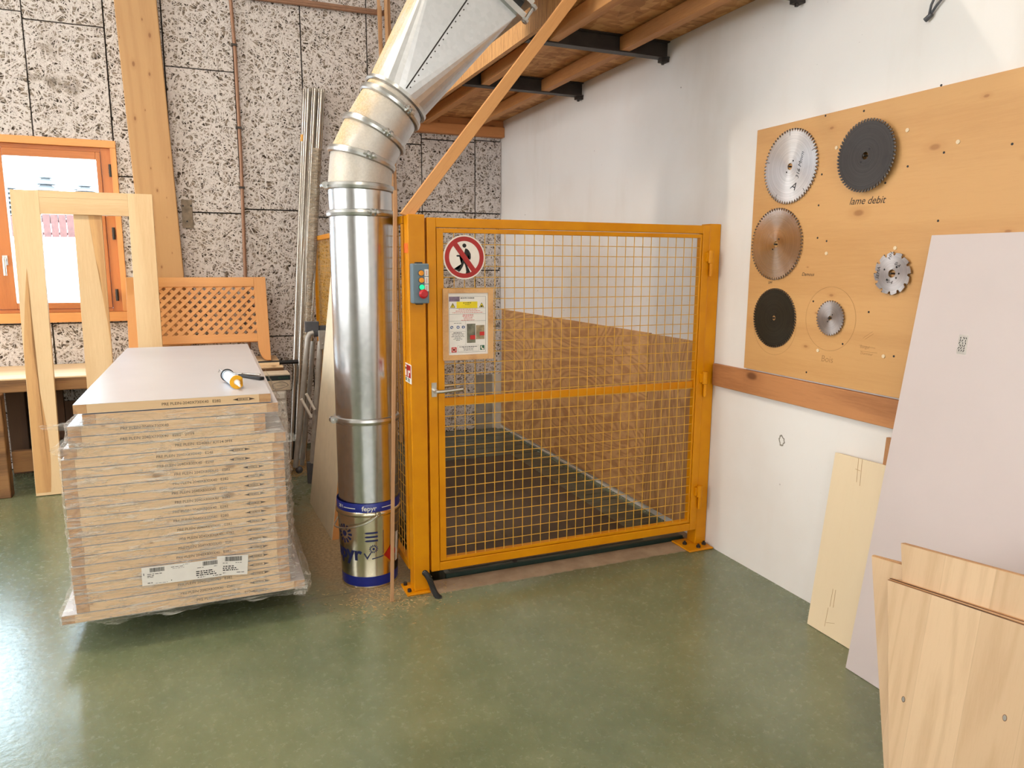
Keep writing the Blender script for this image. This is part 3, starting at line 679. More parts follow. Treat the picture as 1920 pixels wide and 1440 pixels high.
# hinges on the leaf
for (xa, ya, xb, yb) in ((1334, 470, 1340, 518), (1320, 697, 1326, 743), (1306, 911, 1314, 953)):
    p, q = PY(xa, ya, GY-.012), PY(xb, yb, GY-.012); x = -.071
    h_ = tag(fin(BM(), 'hinge', M['yellow'], gate, gl)); bm = BM()
    cyl(bm, (x, GY-.013, (p.z+q.z)/2+.002), (x, GY-.013, p.z), .015, seg=14); box(bm, x-.026, x-.004, GY-.012, GY-.0005, (p.z+q.z)/2+.01, p.z-.01)
    me = h_.data; bmesh.ops.translate(bm, verts=bm.verts, vec=-gl); bm.to_mesh(me); bm.free()
    bm = BM(); cyl(bm, (x+.003, GY-.013, q.z), (x+.003, GY-.013, (p.z+q.z)/2), .010, seg=12); box(bm, x+.008, x+.02, GY-.012, GY+.0035, q.z+.01, (p.z+q.z)/2-.01); fin(bm, 'hinge_pin', M['yellow'], h_, gl, smooth=50)
# lever handle
hp = PY(814, 731, GY-.004)
hd = tag(fin(BM(), 'door_handle', M['chrome'], gate, gl), 'satin chrome lever handle'); bm = BM(); box(bm, hp.x-.012, hp.x+.012, GY-.006, GY-.0005, hp.z-.033, hp.z+.033)
for dz in (-.023, .023): cyl(bm, (hp.x, GY-.006, hp.z+dz), (hp.x, GY-.009, hp.z+dz), .005, seg=10)
bmesh.ops.translate(bm, verts=bm.verts, vec=-gl); bm.to_mesh(hd.data); bm.free()
bm = BM(); x, z = hp.x+.003, hp.z-.004
cyl(bm, (x, GY-.006, z), (x, GY-.040, z), .010, seg=14); tube(bm, [(x-.004, GY-.04, z), (x+.03, GY-.043, z), (x+.07, GY-.044, z+.003), (x+.125, GY-.040, z+.006)], .0085, 12); fin(bm, 'lever', M['chrome'], hd, gl, smooth=50)
bm = BM(); cyl(bm, (x, GY+.045, z), (x, GY+.085, z), .010, seg=14); tube(bm, [(x-.004, GY+.085, z), (x+.03, GY+.088, z), (x+.125, GY+.085, z+.006)], .0085, 12); fin(bm, 'lever', M['chrome'], hd, gl, smooth=50)
# ---- side fence from the post back to the wall
fence = thing('side_fence', 'yellow wire mesh side fence running back from the gate post to the wall', 'fence', (-1.692, -1.6, .1)); fl_ = fence.location
fx = -1.684; fy0, fy1, fz0_, fz1_ = -3.10, -.02, .09, 1.775
for z_ in (fz1_-.035, fz0_):
    bm = BM(); box(bm, fx-.014, fx+.014, fy0, fy1, z_, z_+.035); fin(bm, 'fence_rail', M['yellow'], fence, fl_, bev=.002)
for y in (fy0, -2.05, -1.05, fy1-.036):
    bm = BM(); box(bm, fx-.014, fx+.014, y, y+.036, 0.0 if y != fy0 else fz0_+.036, fz1_-.036); fin(bm, 'fence_post', M['yellow'], fence, fl_, bev=.002)
fin(mesh_panel(fy0+.036, fy1-.036, fz0_+.035, fz1_-.035, fx, .05, .0021, lambda y, x, z: (x, y, z)), 'wire_mesh', M['wire'], fence, fl_, smooth=60)
# ---- brace lath
p0, p1 = PY(758, 408, -3.14), PY(1068, 0, -3.14); d = (p1-p0).normalized(); p1 = p0+d*((2.815-p0.z)/d.z-.03); n = Vector((d.z, 0, -d.x))
mt = Matrix(((d.x, 0, n.x, p0.x), (0, 1, 0, -3.145), (d.z, 0, n.z, p0.z), (0, 0, 0, 1)))
L = (p1-p0).length; r_ = thing('brace_lath', 'slanting wooden brace lath from the gate post top up to the mezzanine', 'lath', matrix=mt)
bm = BM(); vs = box(bm, 0, L, -.014, .014, -.026, .026)
for k in (0, 3): vs[k].co.x += .0; 
for k in (4, 7): vs[k].co.x += .02
fin(bm, 'lath', M['brace_wood'], r_, None, bev=.002)
# ---- prohibition sign
sc = PY(871, 482.5, GY-.01); R = (PY(871, 441, GY-.01)-PY(871, 524, GY-.01)).length/2
m = facing_y(sc.x, GY-.004, sc.z)
sg = thing('prohibition_sign', 'round no pedestrians sign with red ring hanging on the gate mesh', 'sign', matrix=m)
I4 = Matrix.Identity(4)
bm = BM(); prism(bm, circ(R, 64), .004, I4); fin(bm, 'disc', M['sign_white'], sg)
bm = BM(); annulus(bm, circ(R*.94, 64), circ(R*.735, 64), .0006, T(0, 0, .0041)); fin(bm, 'red_ring', M['sign_red'], sg)
w = R*.115; bm = BM(); prism(bm, [(-R*.76, -w), (R*.76, -w), (R*.76, w), (-R*.76, w)], .0004, T(0, 0, .0050) @ Rz(math.radians(-53))); fin(bm, 'red_bar', M['sign_red'], sg)
fig = [(.03,.42),(.13,.40),(.22,.32),(.30,.17),(.31,.0),(.28,-.10),(.225,-.08),(.235,.03),(.21,.12),(.165,.18),(.155,.02),(.13,-.10),(.15,-.25),(.145,-.42),(.17,-.60),(.28,-.68),(.26,-.74),(.06,-.765),(.05,-.72),(.075,-.66),(.055,-.50),(.015,-.34),(-.03,-.25),(-.10,-.43),(-.21,-.60),(-.28,-.665),(-.36,-.61),(-.52,-.545),(-.50,-.50),(-.32,-.54),(-.25,-.46),(-.17,-.30),(-.10,-.12),(-.07,.0),(-.12,.0),(-.26,.04),(-.38,.04),(-.41,.09),(-.36,.115),(-.24,.115),(-.11,.10),(-.02,.20)]
fig = [(x*R*.98+.01*R, y*R*.98-.01*R) for x, y in fig]
bm = BM(); prism(bm, fig, .0004, T(0, 0, .0042)); prism(bm, circ(R*.095, 20, (R*.0, R*.53)), .0004, T(0, 0, .0042)); bmesh.ops.triangulate(bm, faces=[f for f in bm.faces if len(f.verts) > 4]); fin(bm, 'walking_figure', M['ink'], sg)
# ---- notice in a pine frame
c0, c1 = PY(830, 543, GY-.012), PY(925, 672, GY-.012); W, H = c1.x-c0.x, c0.z-c1.z+.004
nb = thing('notice_board', 'safety notice sheet in a pale pine frame fixed to the gate mesh', 'notice', matrix=facing_y(c0.x+W/2, GY-.004, c1.z+H/2))
fw = .026
bm = BM(); box(bm, -W/2, -W/2+fw, -H/2, H/2, 0, .012); box(bm, W/2-fw, W/2, -H/2, H/2, 0, .012); box(bm, -W/2+fw+.0003, W/2-fw-.0003, -H/2, -H/2+fw*.9, 0, .012); box(bm, -W/2+fw+.0003, W/2-fw-.0003, H/2-fw*.8, H/2, 0, .012)
fin(bm, 'pine_frame', M['notice_wood'], nb, bev=.001)
pw, ph = W-2*fw-.0006, H-fw*1.7-.0008
bm = BM(); box(bm, -pw/2, pw/2, -H/2+fw*.9+.0003, H/2-fw*.8-.0003, 0, .004); sheet = fin(bm, 'paper_sheet', M['paper'], nb)
# printed layout, in units of the zoomed photograph of the sheet (185..865 x 155..1215)
def nu(x): return (x-525)/680*pw
def nv(y): return (685-y)/1060*ph-(fw*.8-fw*.9)/2*-1
Zp = .0041
def rect(bm, x0, y0, x1, y1, z=Zp, h=.0002): box(bm, nu(x0), nu(x1), nv(y1), nv(y0), z, z+h)
bm = BM()
for y in (203, 405, 503, 622): rect(bm, 200, y-1.5, 826, y+1.5)
rect(bm, 205, 1165, 826, 1168); rect(bm, 200, 203, 203, 1168); rect(bm, 824, 203, 827, 1168); rect(bm, 478, 622, 480, 1040); rect(bm, 206, 800, 478, 802); rect(bm, 340, 1045, 342, 1150); rect(bm, 340, 1045, 710, 1047); rect(bm, 708, 1045, 710, 1150); rect(bm, 340, 1148, 710, 1150)
def line(bm, x0, x1, y, h=7):
    rr = random.Random(int(x0*7+y)); x = x0
    while x < x1:
        w = rr.uniform(12, 46); rect(bm, x, y-h/2, min(x1, x+w), y+h/2); x += w+7
for a, b, y in ((245, 455, 845), (250, 440, 868), (235, 455, 890), (290, 400, 912), (270, 425, 933), (315, 378, 954), (280, 415, 658), (430, 620, 1090), (445, 612, 1110), (445, 610, 1130)): line(bm, a, b, y)
line(bm, 270, 420, 822, 11); line(bm, 370, 682, 1068, 11); line(bm, 435, 575, 312, 11); line(bm, 470, 548, 342, 8)
for (x, y, w) in ((512, 240, 24),): add_text(bm, 'MONTE CHARGE', nu(505+30)-nu(505-.5), T(nu(512), nv(240), Zp) , align='CENTER', bold=.0003, ext=.0001)
for cx in (262, 757):
    for ins, z in ((1, 0),): prism(bm, [(nu(cx-44), nv(392)), (nu(cx+44), nv(392)), (nu(cx), nv(308))], .0002, T(0, 0, Zp))
fin(bm, 'black_print', M['ink'], sheet)
bm = BM()
for a, b, y in ((360, 680, 422), (310, 730, 450), (255, 780, 478), (428, 612, 545), (446, 596, 566), (450, 595, 587), (405, 636, 608)): line(bm, a, b, y, 8)
line(bm, 430, 612, 520, 11); rect(bm, 235, 1072, 322, 1160); rect(bm, 556, 872, 645, 945, Zp+.0004); rect(bm, 722, 815, 806, 880, Zp+.0004); fin(bm, 'red_print', M['red_ink'], sheet)
bm = BM(); rect(bm, 328, 290, 684, 402, Zp-.00005, .00015)
for cx in (262, 757): prism(bm, [(nu(cx-33), nv(386)), (nu(cx+33), nv(386)), (nu(cx), nv(322))], .0003, T(0, 0, Zp+.0001))
fin(bm, 'yellow_print', M['yellow_print'], sheet)
bm = BM()
for cx in (262,): rect(bm, cx-5, 335, cx+5, 364, Zp+.0005); rect(bm, cx-5, 370, cx+5, 380, Zp+.0005)
prism(bm, [(nu(735), nv(382)), (nu(752), nv(352)), (nu(782), nv(372)), (nu(760), nv(384))], .0002, T(0, 0, Zp+.0005)); fin(bm, 'warning_mark', M['ink'], sheet)
bm = BM()
for cx in (243, 350, 440): prism(bm, [(nu(cx+26*math.cos(a*PI/12)), nv(727+26*math.sin(a*PI/12))) for a in range(24)], .0002, T(0, 0, Zp))
fin(bm, 'blue_print', M['blue_print'], sheet)
bm = BM(); prism(bm, [(nu(225), nv(722)), (nu(240), nv(712)), (nu(264), nv(738)), (nu(250), nv(744))], .0002, T(0, 0, Zp+.0003)); prism(bm, circ(nu(540)-nu(527), 12, (nu(350), nv(727))), .0002, T(0, 0, Zp+.0003)); rect(bm, 433, 712, 447, 745, Zp+.0003)
prism(bm, [(nu(x), nv(y)) for x, y in ((745, 1065), (762, 1062), (762, 1085), (755, 1090), (772, 1110), (780, 1103), (798, 1115), (788, 1128), (770, 1130), (750, 1105), (742, 1085))], .0002, T(0, 0, Zp+.0003))
annulus(bm, [(nu(278+32*math.cos(a*PI/8)), nv(1116+32*math.sin(a*PI/8))) for a in range(16)], [(nu(278+24*math.cos(a*PI/8)), nv(1116+24*math.sin(a*PI/8))) for a in range(16)], .0002, T(0, 0, Zp+.0003)); line(bm, 252, 305, 1116, 16)
bmesh.ops.triangulate(bm, faces=[f for f in bm.faces if len(f.verts) > 4]); fin(bm, 'white_symbols', M['sign_white'], sheet)
bm = BM(); rect(bm, 730, 1052, 806, 1134); fin(bm, 'green_print', M['green_print'], sheet)
bm = BM(); rect(bm, 203, 206, 380, 286); fin(bm, 'letterhead_picture', M['mauve_print'], sheet)
bm = BM(); rect(bm, 500, 672, 648, 1005); fin(bm, 'photo_print', M['photo_a'], sheet)
bm = BM(); rect(bm, 657, 700, 806, 945); fin(bm, 'photo_print', M['photo_b'], sheet)
# ---- control box
b0, b1 = PY(773, 494, GY-.055), PY(806, 569, GY-.055); bw, bh = b1.x-b0.x, b0.z-b1.z
cb_ = thing('control_box', 'blue grey push button control box on the latch post', 'control box', matrix=facing_y(b0.x+bw/2, GY-.0005, b1.z+bh/2))
bm = BM(); box(bm, -bw/2, bw/2, -bh/2, bh/2, .006, .052); fin(bm, 'enclosure', M['box_blue'], cb_, bev=.006)
bm = BM(); box(bm, -.014, .014, bh/2-.004, bh/2+.006, .001, .03); box(bm, -.014, .014, -bh/2-.006, -bh/2+.004, .001, .03); box(bm, -bw/2+.006, bw/2-.006, -bh/2+.005, bh/2-.005, 0, .006); fin(bm, 'mounting_lug', M['black'], cb_)
for yy, mt_, nm in ((512, 'btn_orange', 'amber_button'), (525.5, 'btn_orange', 'amber_button'), (538.5, 'btn_green', 'green_button')):
    p = PY(789.5+(yy-512)*.05, yy, GY-.056); x, y = p.x-(b0.x+bw/2), p.z-(b1.z+bh/2)
    bm = BM(); cyl(bm, (x, y, .052), (x, y, .060), .0135, seg=24); rim = fin(bm, 'button_bezel', M['grey_plastic'], cb_, smooth=40)
    bm = BM(); cyl(bm, (x, y, .060), (x, y, .065), .0115, .010, seg=24); fin(bm, nm, M[mt_], rim, smooth=40)
p = PY(793, 551, GY-.06); x, y = p.x-(b0.x+bw/2), p.z-(b1.z+bh/2)
bm = BM(); cyl(bm, (x, y, .052), (x, y, .064), .012, seg=24); rim = fin(bm, 'stop_stem', M['grey_plastic'], cb_, smooth=40)
bm = BM(); cyl(bm, (x, y, .064), (x, y, .072), .0195, .0205, seg=28); cyl(bm, (x, y, .072), (x, y, .079), .0205, .013, seg=28); fin(bm, 'stop_button', M['btn_red'], rim, smooth=40)
bm = BM()
for k in range(3): y = bh/2-.040-k*.033; box(bm, bw/2-.022, bw/2-.004, y-.015, y+.015, .0521, .0526)
lb = fin(bm, 'label_strip', M['paper'], cb_)
bm = BM()
for k in range(3):
    y = bh/2-.040-k*.033
    for s_ in range(4): box(bm, bw/2-.014, bw/2-.011, y-.010+s_*.005, y-.0065+s_*.005, .05265, .0528)
fin(bm, 'label_lettering', M['red_ink'], lb)
# ---- stickers on the post's left face
st = thing('extinguisher_sign', 'small red and white fire extinguisher sign on the left side of the latch post', 'sign', (PXL-.001, -3.15, 1.06))
za_, zb_ = PX(772, 722, PXL).z+.003, PX(766, 682, PXL).z
bm = BM(); box(bm, PXL-.0025, PXL-.0003, -3.205, -3.082, za_, zb_); fin(bm, 'plate', M['paper'], st, st.location)
bm = BM(); box(bm, PXL-.0032, PXL-.0026, -3.199, -3.086, za_+.026, zb_-.005); rp = fin(bm, 'red_field', M['sign_red'], st, st.location)
bm = BM(); box(bm, PXL-.0037, PXL-.0033, -3.125, -3.102, za_+.030, zb_-.018); box(bm, PXL-.0037, PXL-.0033, -3.165, -3.145, za_+.030, zb_-.03); box(bm, PXL-.0037, PXL-.0033, -3.190, -3.17, za_+.05, za_+.06); cyl(bm, (PXL-.0033, -3.113, zb_-.018), (PXL-.0037, -3.113, zb_-.018), .0115, seg=14); fin(bm, 'extinguisher_symbol', M['sign_white'], rp, st.location)
bm = BM()
for k in range(3): box(bm, PXL-.0029, PXL-.0026, -3.185, -3.14, za_+.006+k*.006, za_+.009+k*.006)
box(bm, PXL-.0029, PXL-.0026, -3.125, -3.105, za_+.006, za_+.022); fin(bm, 'small_print', M['green_print'], st, st.location)
a, b = PX(759, 452, PXL), PX(766, 474, PXL)
bm = BM(); box(bm, PXL-.0014, PXL-.0003, GY+.003, GY+.074, b.z, a.z-.01); tag(fin(bm, 'warning_sticker', M['orange_tape'], loc=(PXL, GY, b.z)), 'small orange sticker high on the left side of the latch post', 'sticker')
# ---- corrugated hose out of the post foot
hz = PY(796, 1074, GY)
q = PZ(823, 1120); pts = []
ctl = [Vector((hz.x, GY+.002, hz.z)), Vector((hz.x+.012, GY-.05, hz.z+.004)), Vector((hz.x+.018, GY-.075, .045)), Vector((q.x-.02, q.y+.0, .010)), Vector((q.x+.006, q.y-.004, -.004))]
for i in range(90):
    u = i/89; a = ctl
    while len(a) > 1: a = [x.lerp(y, u) for x, y in zip(a, a[1:])]
    pts.append(a[0])
bm = BM(); tube(bm, pts, .013, 12, rad=lambda i: .0145 if i % 2 else .0125); tag(fin(bm, 'corrugated_hose', M['black_rubber'], loc=pts[-1]), 'short black corrugated hose from the latch post foot into the floor', 'hose')

# ================================================================== DUCT
K = 1.2
DC = Vector((-1.848, -2.92)); DR = .1465
def old(x, z): return Vector((x*K, DC.y, z*K))
duct = thing('extraction_duct', 'fat galvanised extraction duct rising from the bucket and bending right', 'duct', (DC.x, DC.y, .4)); dl = duct.location
zt0, zt1, zt2 = .392, PY(683, 398, DC.y-DR).z, PY(672, 352, DC.y-DR).z
zl = PY(688, 793, DC.y-DR).z
bm = BM(); lathe(bm, [(DR, zt0), (DR, zl)], (DC.x, DC.y, 0), 64, cap0=True); fin(bm, 'lower_pipe', M['galv'], duct, dl, smooth=40)
bm = BM(); lathe(bm, [(DR, zl), (DR*.99, zt1)], (DC.x, DC.y, 0), 64); fin(bm, 'riser_pipe', M['galv'], duct, dl, smooth=40)
# elbow stations: centre, tilt
st_ = [(Vector((DC.x, DC.y, zt1)), 0.0), (Vector((DC.x-.002, DC.y, zt2+.012)), .03), (old(-1.531, 1.694), .285), (old(-1.481, 1.790), .50), (old(-1.416, 1.892), .60), (old(-1.393, 1.926), .60)]
def ring(c, a, r, seg=64):
    xa = Vector((math.cos(a), 0, -math.sin(a))); ya = Vector((0, 1, 0))
    return [c+(xa*math.cos(2*PI*k/seg)+ya*math.sin(2*PI*k/seg))*r for k in range(seg)]
def band(bm, ra, rb):
    a = [bm.verts.new(p) for p in ra]; b = [bm.verts.new(p) for p in rb]; n = len(a)
    for k in range(n): bm.faces.new((a[k], a[(k+1)%n], b[(k+1)%n], b[k]))
for (c0_, a0_), (c1_, a1_), nm in zip(st_, st_[1:], ('straight_collar', 'elbow_segment', 'elbow_segment', 'elbow_segment', 'end_collar')):
    bm = BM(); band(bm, ring(c0_, a0_, DR*.985), ring(c1_, a1_, DR*.985)); fin(bm, nm, M['galv' if nm == 'straight_collar' else 'galv_dusty'], duct, dl, smooth=40)
def clamp(c, a, lug, parent=duct, r=DR):
    ax = Vector((math.sin(a), 0, math.cos(a))); bm = BM()
    prof = [(-.016, 0), (-.012, .009), (0, .012), (.012, .009), (.016, 0)]
    for (u0, h0), (u1, h1) in zip(prof, prof[1:]): band(bm, ring(c+ax*u0, a, r+h0), ring(c+ax*u1, a, r+h1))
    o = fin(bm, 'clamp_ring', M['galv_plain'], parent, dl, smooth=60)
    xa = Vector((math.cos(a), 0, -math.sin(a))); d = xa*math.cos(lug)+Vector((0, 1, 0))*math.sin(lug); tg = -xa*math.sin(lug)+Vector((0, 1, 0))*math.cos(lug)
    p = c+d*(r+.018); bm = BM(); cyl(bm, p-tg*.016, p-tg*.005, .016, seg=12); cyl(bm, p+tg*.005, p+tg*.016, .016, seg=12); cyl(bm, p-tg*.03, p+tg*.03, .0055, seg=8); fin(bm, 'clamp_lug', M['galv_plain'], o, dl, smooth=40)
R_ = math.radians
clamp(Vector((DC.x, DC.y, zl)), 0, R_(186)); clamp(st_[0][0], 0, R_(-80)); clamp(st_[1][0], .03, R_(188)); clamp(st_[2][0], .285, R_(-88)); clamp(st_[3][0], .50, R_(-78)); clamp(st_[4][0], .60, R_(-68))
# square-to-round transition
c5, a5 = st_[-1]; tilt = .612; ax = Vector((math.sin(tilt), 0, math.cos(tilt))); xa = Vector((math.cos(tilt), 0, -math.sin(tilt)))
Lt = .60; hw, hd = .215, .19; cc = c5+ax*Lt
cr = [cc+xa*sx*hw+Vector((0, sy*hd, 0)) for sx, sy in ((1, 1), (-1, 1), (-1, -1), (1, -1))]
bm = BM(); seg = 32; rg = [bm.verts.new(p) for p in ring(c5, a5, DR, seg)]; cv = [bm.verts.new(p) for p in cr]
for q_ in range(4):
    k0 = q_*8
    for k in range(8): bm.faces.new((rg[(k0+k)%seg], rg[(k0+k+1)%seg], cv[q_]))
    bm.faces.new((rg[(k0+8)%seg], cv[(q_+1)%4], cv[q_]))
tr_ = fin(bm, 'square_to_round_transition', M['galv_matt'], duct, dl)
s0 = c5+Vector((0, -1, 0))*DR+ax*.02; s1 = (cr[2]+cr[3])/2
bm = BM(); sd = (s1-s0).normalized(); nrm = Vector((0, -1, 0)); nrm = (nrm-sd*nrm.dot(sd)).normalized(); sx = sd.cross(nrm)
off = nrm*.0015
vs = [bm.verts.new(p) for p in (s0+off-sx*.003, s0+off+sx*.003, s1+off+sx*.003, s1+off-sx*.003)]; bm.faces.new(vs)
bmesh.ops.solidify(bm, geom=bm.faces[:], thickness=.001)
for k in range(18):
    p = s0.lerp(s1, (k+.5)/18)+sx*.012+nrm*.001; cyl(bm, p, p+nrm*.003, .003, seg=8)
fin(bm, 'riveted_seam', M['dark_steel'], tr_, dl)
bm = BM(); xs_ = [(c5-ax*.004, 0), ]
band(bm, ring(c5-ax*.012, a5, DR+.001), ring(c5-ax*.008, a5, DR+.012)); band(bm, ring(c5-ax*.008, a5, DR+.012), ring(c5+ax*.006, a5, DR+.012)); band(bm, ring(c5+ax*.006, a5, DR+.012), ring(c5+ax*.012, a5, DR-.004)); fin(bm, 'round_flange', M['galv_plain'], duct, dl, smooth=60)
def rect_ring(bm, c, w0, d0, w1, d1, l0, l1, mat, nm, parent=duct):
    m = Matrix(((xa.x, 0, ax.x, c.x), (xa.y, 1, ax.y, c.y), (xa.z, 0, ax.z, c.z), (0, 0, 0, 1)))
    o = [(-w0, -d0), (w0, -d0), (w0, d0), (-w0, d0)]; i = [(-w1, -d1), (w1, -d1), (w1, d1), (-w1, d1)]
    bm = BM(); annulus(bm, o, i, l1-l0, m @ T(0, 0, l0)); return fin(bm, nm, mat, parent, dl)
rect_ring(None, cc, hw+.028, hd+.028, hw-.004, hd-.004, .0, .028, M['galv_plain'], 'square_flange')
rect_ring(None, cc, hw-.004, hd-.004, hw-.02, hd-.02, .0285, .075, M['black'], 'rubber_gasket')
rect_ring(None, cc, hw+.028, hd+.028, hw-.004, hd-.004, .0755, .10, M['galv_plain'], 'square_flange')
rect_ring(None, cc, hw, hd, hw-.004, hd-.004, .1005, .9, M['galv'], 'rectangular_duct')
p = cc+xa*(hw+.04)+Vector((0, -hd-.02, 0))+ax*.04; bm = BM(); cyl(bm, p-ax*.05, p+ax*.05, .008, seg=8); cyl(bm, p-ax*.045, p-ax*.03, .017, seg=6); cyl(bm, p+ax*.03, p+ax*.045, .017, seg=6); fin(bm, 'flange_bolt', M['galv_plain'], duct, dl, smooth=40)

# ================================================================== BUCKET
TC = Vector((-1.875, -2.92, 0)); TC.x = DC.x-.004
bk = thing('paint_bucket', 'tinplate paint bucket with blue bands standing under the duct', 'bucket', TC)
zr = PY(690, 966, DC.y-DR).z
def at_body(z): return .136+(.150-.136)*min(1, z/zr)
bm = BM(); lathe(bm, [(.05, .004), (.132, .004), (.138, 0), (.139, .004), (.1365, .010), (at_body(.2), .2), (at_body(zr-.012), zr-.012), (.1500, zr-.012)], TC, 64, cap0=True); fin(bm, 'tin_body', M['tin'], bk, TC, smooth=50)
bm = BM(); lathe(bm, [(.150, zr-.013), (.1575, zr-.008), (.159, zr), (.1575, zr+.008), (.152, zr+.012)], TC, 64); fin(bm, 'rim_bead', M['tin'], bk, TC, smooth=60)
ztb = zr+.052
bm = BM(); lathe(bm, [(.1525, zr+.012), (.1535, ztb), (.1515, ztb+.003), (.1505, ztb-.004), (.1503, zr+.013)], TC, 64); fin(bm, 'collar_band', M['tin_blue'], bk, TC, smooth=50)
bm = BM(); n = 64
def wrapstrip(bm, z0f, z1f, a0, a1, r_of, steps=40, off=.0006):
    prev = None
    for i in range(steps+1):
        a = a0+(a1-a0)*i/steps; z0, z1 = z0f(a), z1f(a)
        v = [bm.verts.new(TC+Vector(((r_of(z)+off)*math.cos(a), (r_of(z)+off)*math.sin(a), z))) for z in (z0, z1)]
        if prev: bm.faces.new((prev[0], v[0], v[1], prev[1]))
        prev = v
wrapstrip(bm, lambda a: .012, lambda a: .062, 0, 2*PI, at_body, 64); fin(bm, 'blue_foot_band', M['tin_blue'], bk, TC, smooth=60)
A0 = math.atan2(CAM.y-TC.y, CAM.x-TC.x)    # direction towards the front of the bucket
def wrap_text(bm, body, size, ang, z, r_of, bold=.0, off=.0012):
    me = text_mesh(body, size, align='CENTER', bold=bold); b2 = BM(); b2.from_mesh(me)
    for v in b2.verts:
        a = ang+v.co.x/.145; zz = z+v.co.y; r = r_of(zz)+off+v.co.z; v.co = TC+Vector((r*math.cos(a), r*math.sin(a), zz))
    tmp = bpy.data.meshes.new('t'); b2.to_mesh(tmp); b2.free(); bm.from_mesh(tmp); bpy.data.meshes.remove(tmp)
bm = BM(); wrap_text(bm, 'fepyr', .032, A0+.02, zr+.022, lambda z: .1532, .0006); wrap_text(bm, '20 l', .022, A0-1.0, zr+.028, lambda z: .1532)
wrapstrip(bm, lambda a: zr+.030, lambda a: zr+.034, A0-.85, A0-.42, lambda z: .1532, 12, .001); wrapstrip(bm, lambda a: zr+.030, lambda a: zr+.034, A0+.42, A0+.8, lambda z: .1532, 12, .001); fin(bm, 'collar_lettering', M['tin_white'], bk, TC)
def bend(b2, ang, z, off):
    xs = [v.co.x for v in b2.verts]; x = min(xs)+.006
    while x < max(xs)-.0005:
        bmesh.ops.bisect_plane(b2, geom=b2.verts[:]+b2.edges[:]+b2.faces[:], plane_co=(x, 0, 0), plane_no=(1, 0, 0)); x += .006
    for v in b2.verts:
        a = ang+v.co.x/.145; zz = z+v.co.y; r = at_body(zz)+off+v.co.z; v.co = TC+Vector((r*math.cos(a), r*math.sin(a), zz))
def merge(bm, b2):
    tmp = bpy.data.meshes.new('t'); b2.to_mesh(tmp); b2.free(); bm.from_mesh(tmp); bpy.data.meshes.remove(tmp)
def wshape(bm, pts, ang, z, off=.0006):
    b2 = BM(); f = b2.faces.new([b2.verts.new((x, y, 0)) for x, y in pts]); bmesh.ops.triangulate(b2, faces=[f])
    bend(b2, ang, z, off); merge(bm, b2)
def sun(bm, ang, z, r, n=12):
    for k in range(n):
        a = 2*PI*k/n; c, s = math.cos(a), math.sin(a)
        pl = [(r*.55, -r*.08), (r, -r*.12), (r, r*.12), (r*.55, r*.08)]
        wshape(bm, [(x*c-y*s, x*s+y*c) for x, y in pl], ang, z)
    wshape(bm, circ(r*.3, 10), ang, z)
bm = BM(); b2 = BM(); b2.from_mesh(text_mesh('fepyr', .098, align='CENTER', bold=.003)); bend(b2, A0-.98, .150, .0004); merge(bm, b2)
sun(bm, A0-.93, .275, .048); sun(bm, A0+.13, .205, .021, 14)
for k in range(3): wshape(bm, [(-.033, 0), (-.024, .0045), (.030, .0045), (.030, -.0045), (-.024, -.0045)], A0+.07, .287-k*.020)
wshape(bm, [(-.026, .012), (-.021, .014), (-.010, -.008), (.012, .024), (.016, .022), (-.010, -.020)], A0-.02, .172)
wshape(bm, [(-.03, -.003), (.03, .006), (.03, .010), (-.03, .002)], A0+.28, .155); wshape(bm, [(-.001, -.06), (.001, -.06), (.001, .06), (-.001, .06)], A0+.47, .235)
fin(bm, 'blue_print', M['navy'], bk, TC)
bm = BM(); s_ = .045; wshape(bm, [(-s_, 0), (0, -s_), (s_, 0), (0, s_)], A0+.80, .165, .0012); fin(bm, 'red_diamond', M['sign_red'], bk, TC)
bm = BM(); wshape(bm, [(-.012, -.075), (.012, -.075), (.012, .075), (-.012, .075)], A0+1.12, .185, .0016); fin(bm, 'white_label', M['tin_white'], bk, TC)
e1, e2 = A0+.27, A0+PI+.27
E1 = TC+Vector((.160*math.cos(e1), .160*math.sin(e1), zr+.004)); E2 = TC+Vector((.160*math.cos(e2), .160*math.sin(e2), zr+.004))
bm = BM()
for E_ in (E1, E2):
    d = (E_-TC); d.z = 0; d.normalize(); cyl(bm, E_-d*.004, E_+d*.010, .015, seg=16); cyl(bm, E_+d*.010, E_+d*.016, .009, seg=12)
ear = fin(bm, 'handle_ear', M['tin'], bk, TC, smooth=40)
side = Vector((math.cos(A0-PI/2-.12), math.sin(A0-PI/2-.12), 0))
lowp = TC+side*.185+Vector((0, 0, zr-.10)); pts = []
d1 = (E1-TC); d1.z = 0; d1.normalize(); d2 = (E2-TC); d2.z = 0; d2.normalize()
ctl = [E1+d1*.014, E1+d1*.02+Vector((0, 0, -.06))+side*.06, lowp+d1*.04, lowp, lowp+d2*.04, E2+d2*.02+Vector((0, 0, -.06))+side*.06, E2+d2*.014]
for i in range(40):
    u = i/39; a = ctl
    while len(a) > 1: a = [x.lerp(y, u) for x, y in zip(a, a[1:])]
    h = a[0]; dd = Vector((h.x-TC.x, h.y-TC.y)); r = dd.length
    if r < .166: dd *= .166/r; h = Vector((TC.x+dd.x, TC.y+dd.y, h.z))
    pts.append(h)
bm = BM(); tube(bm, pts, .0035, 8); fin(bm, 'wire_handle', M['galv_plain'], bk, TC, smooth=60)

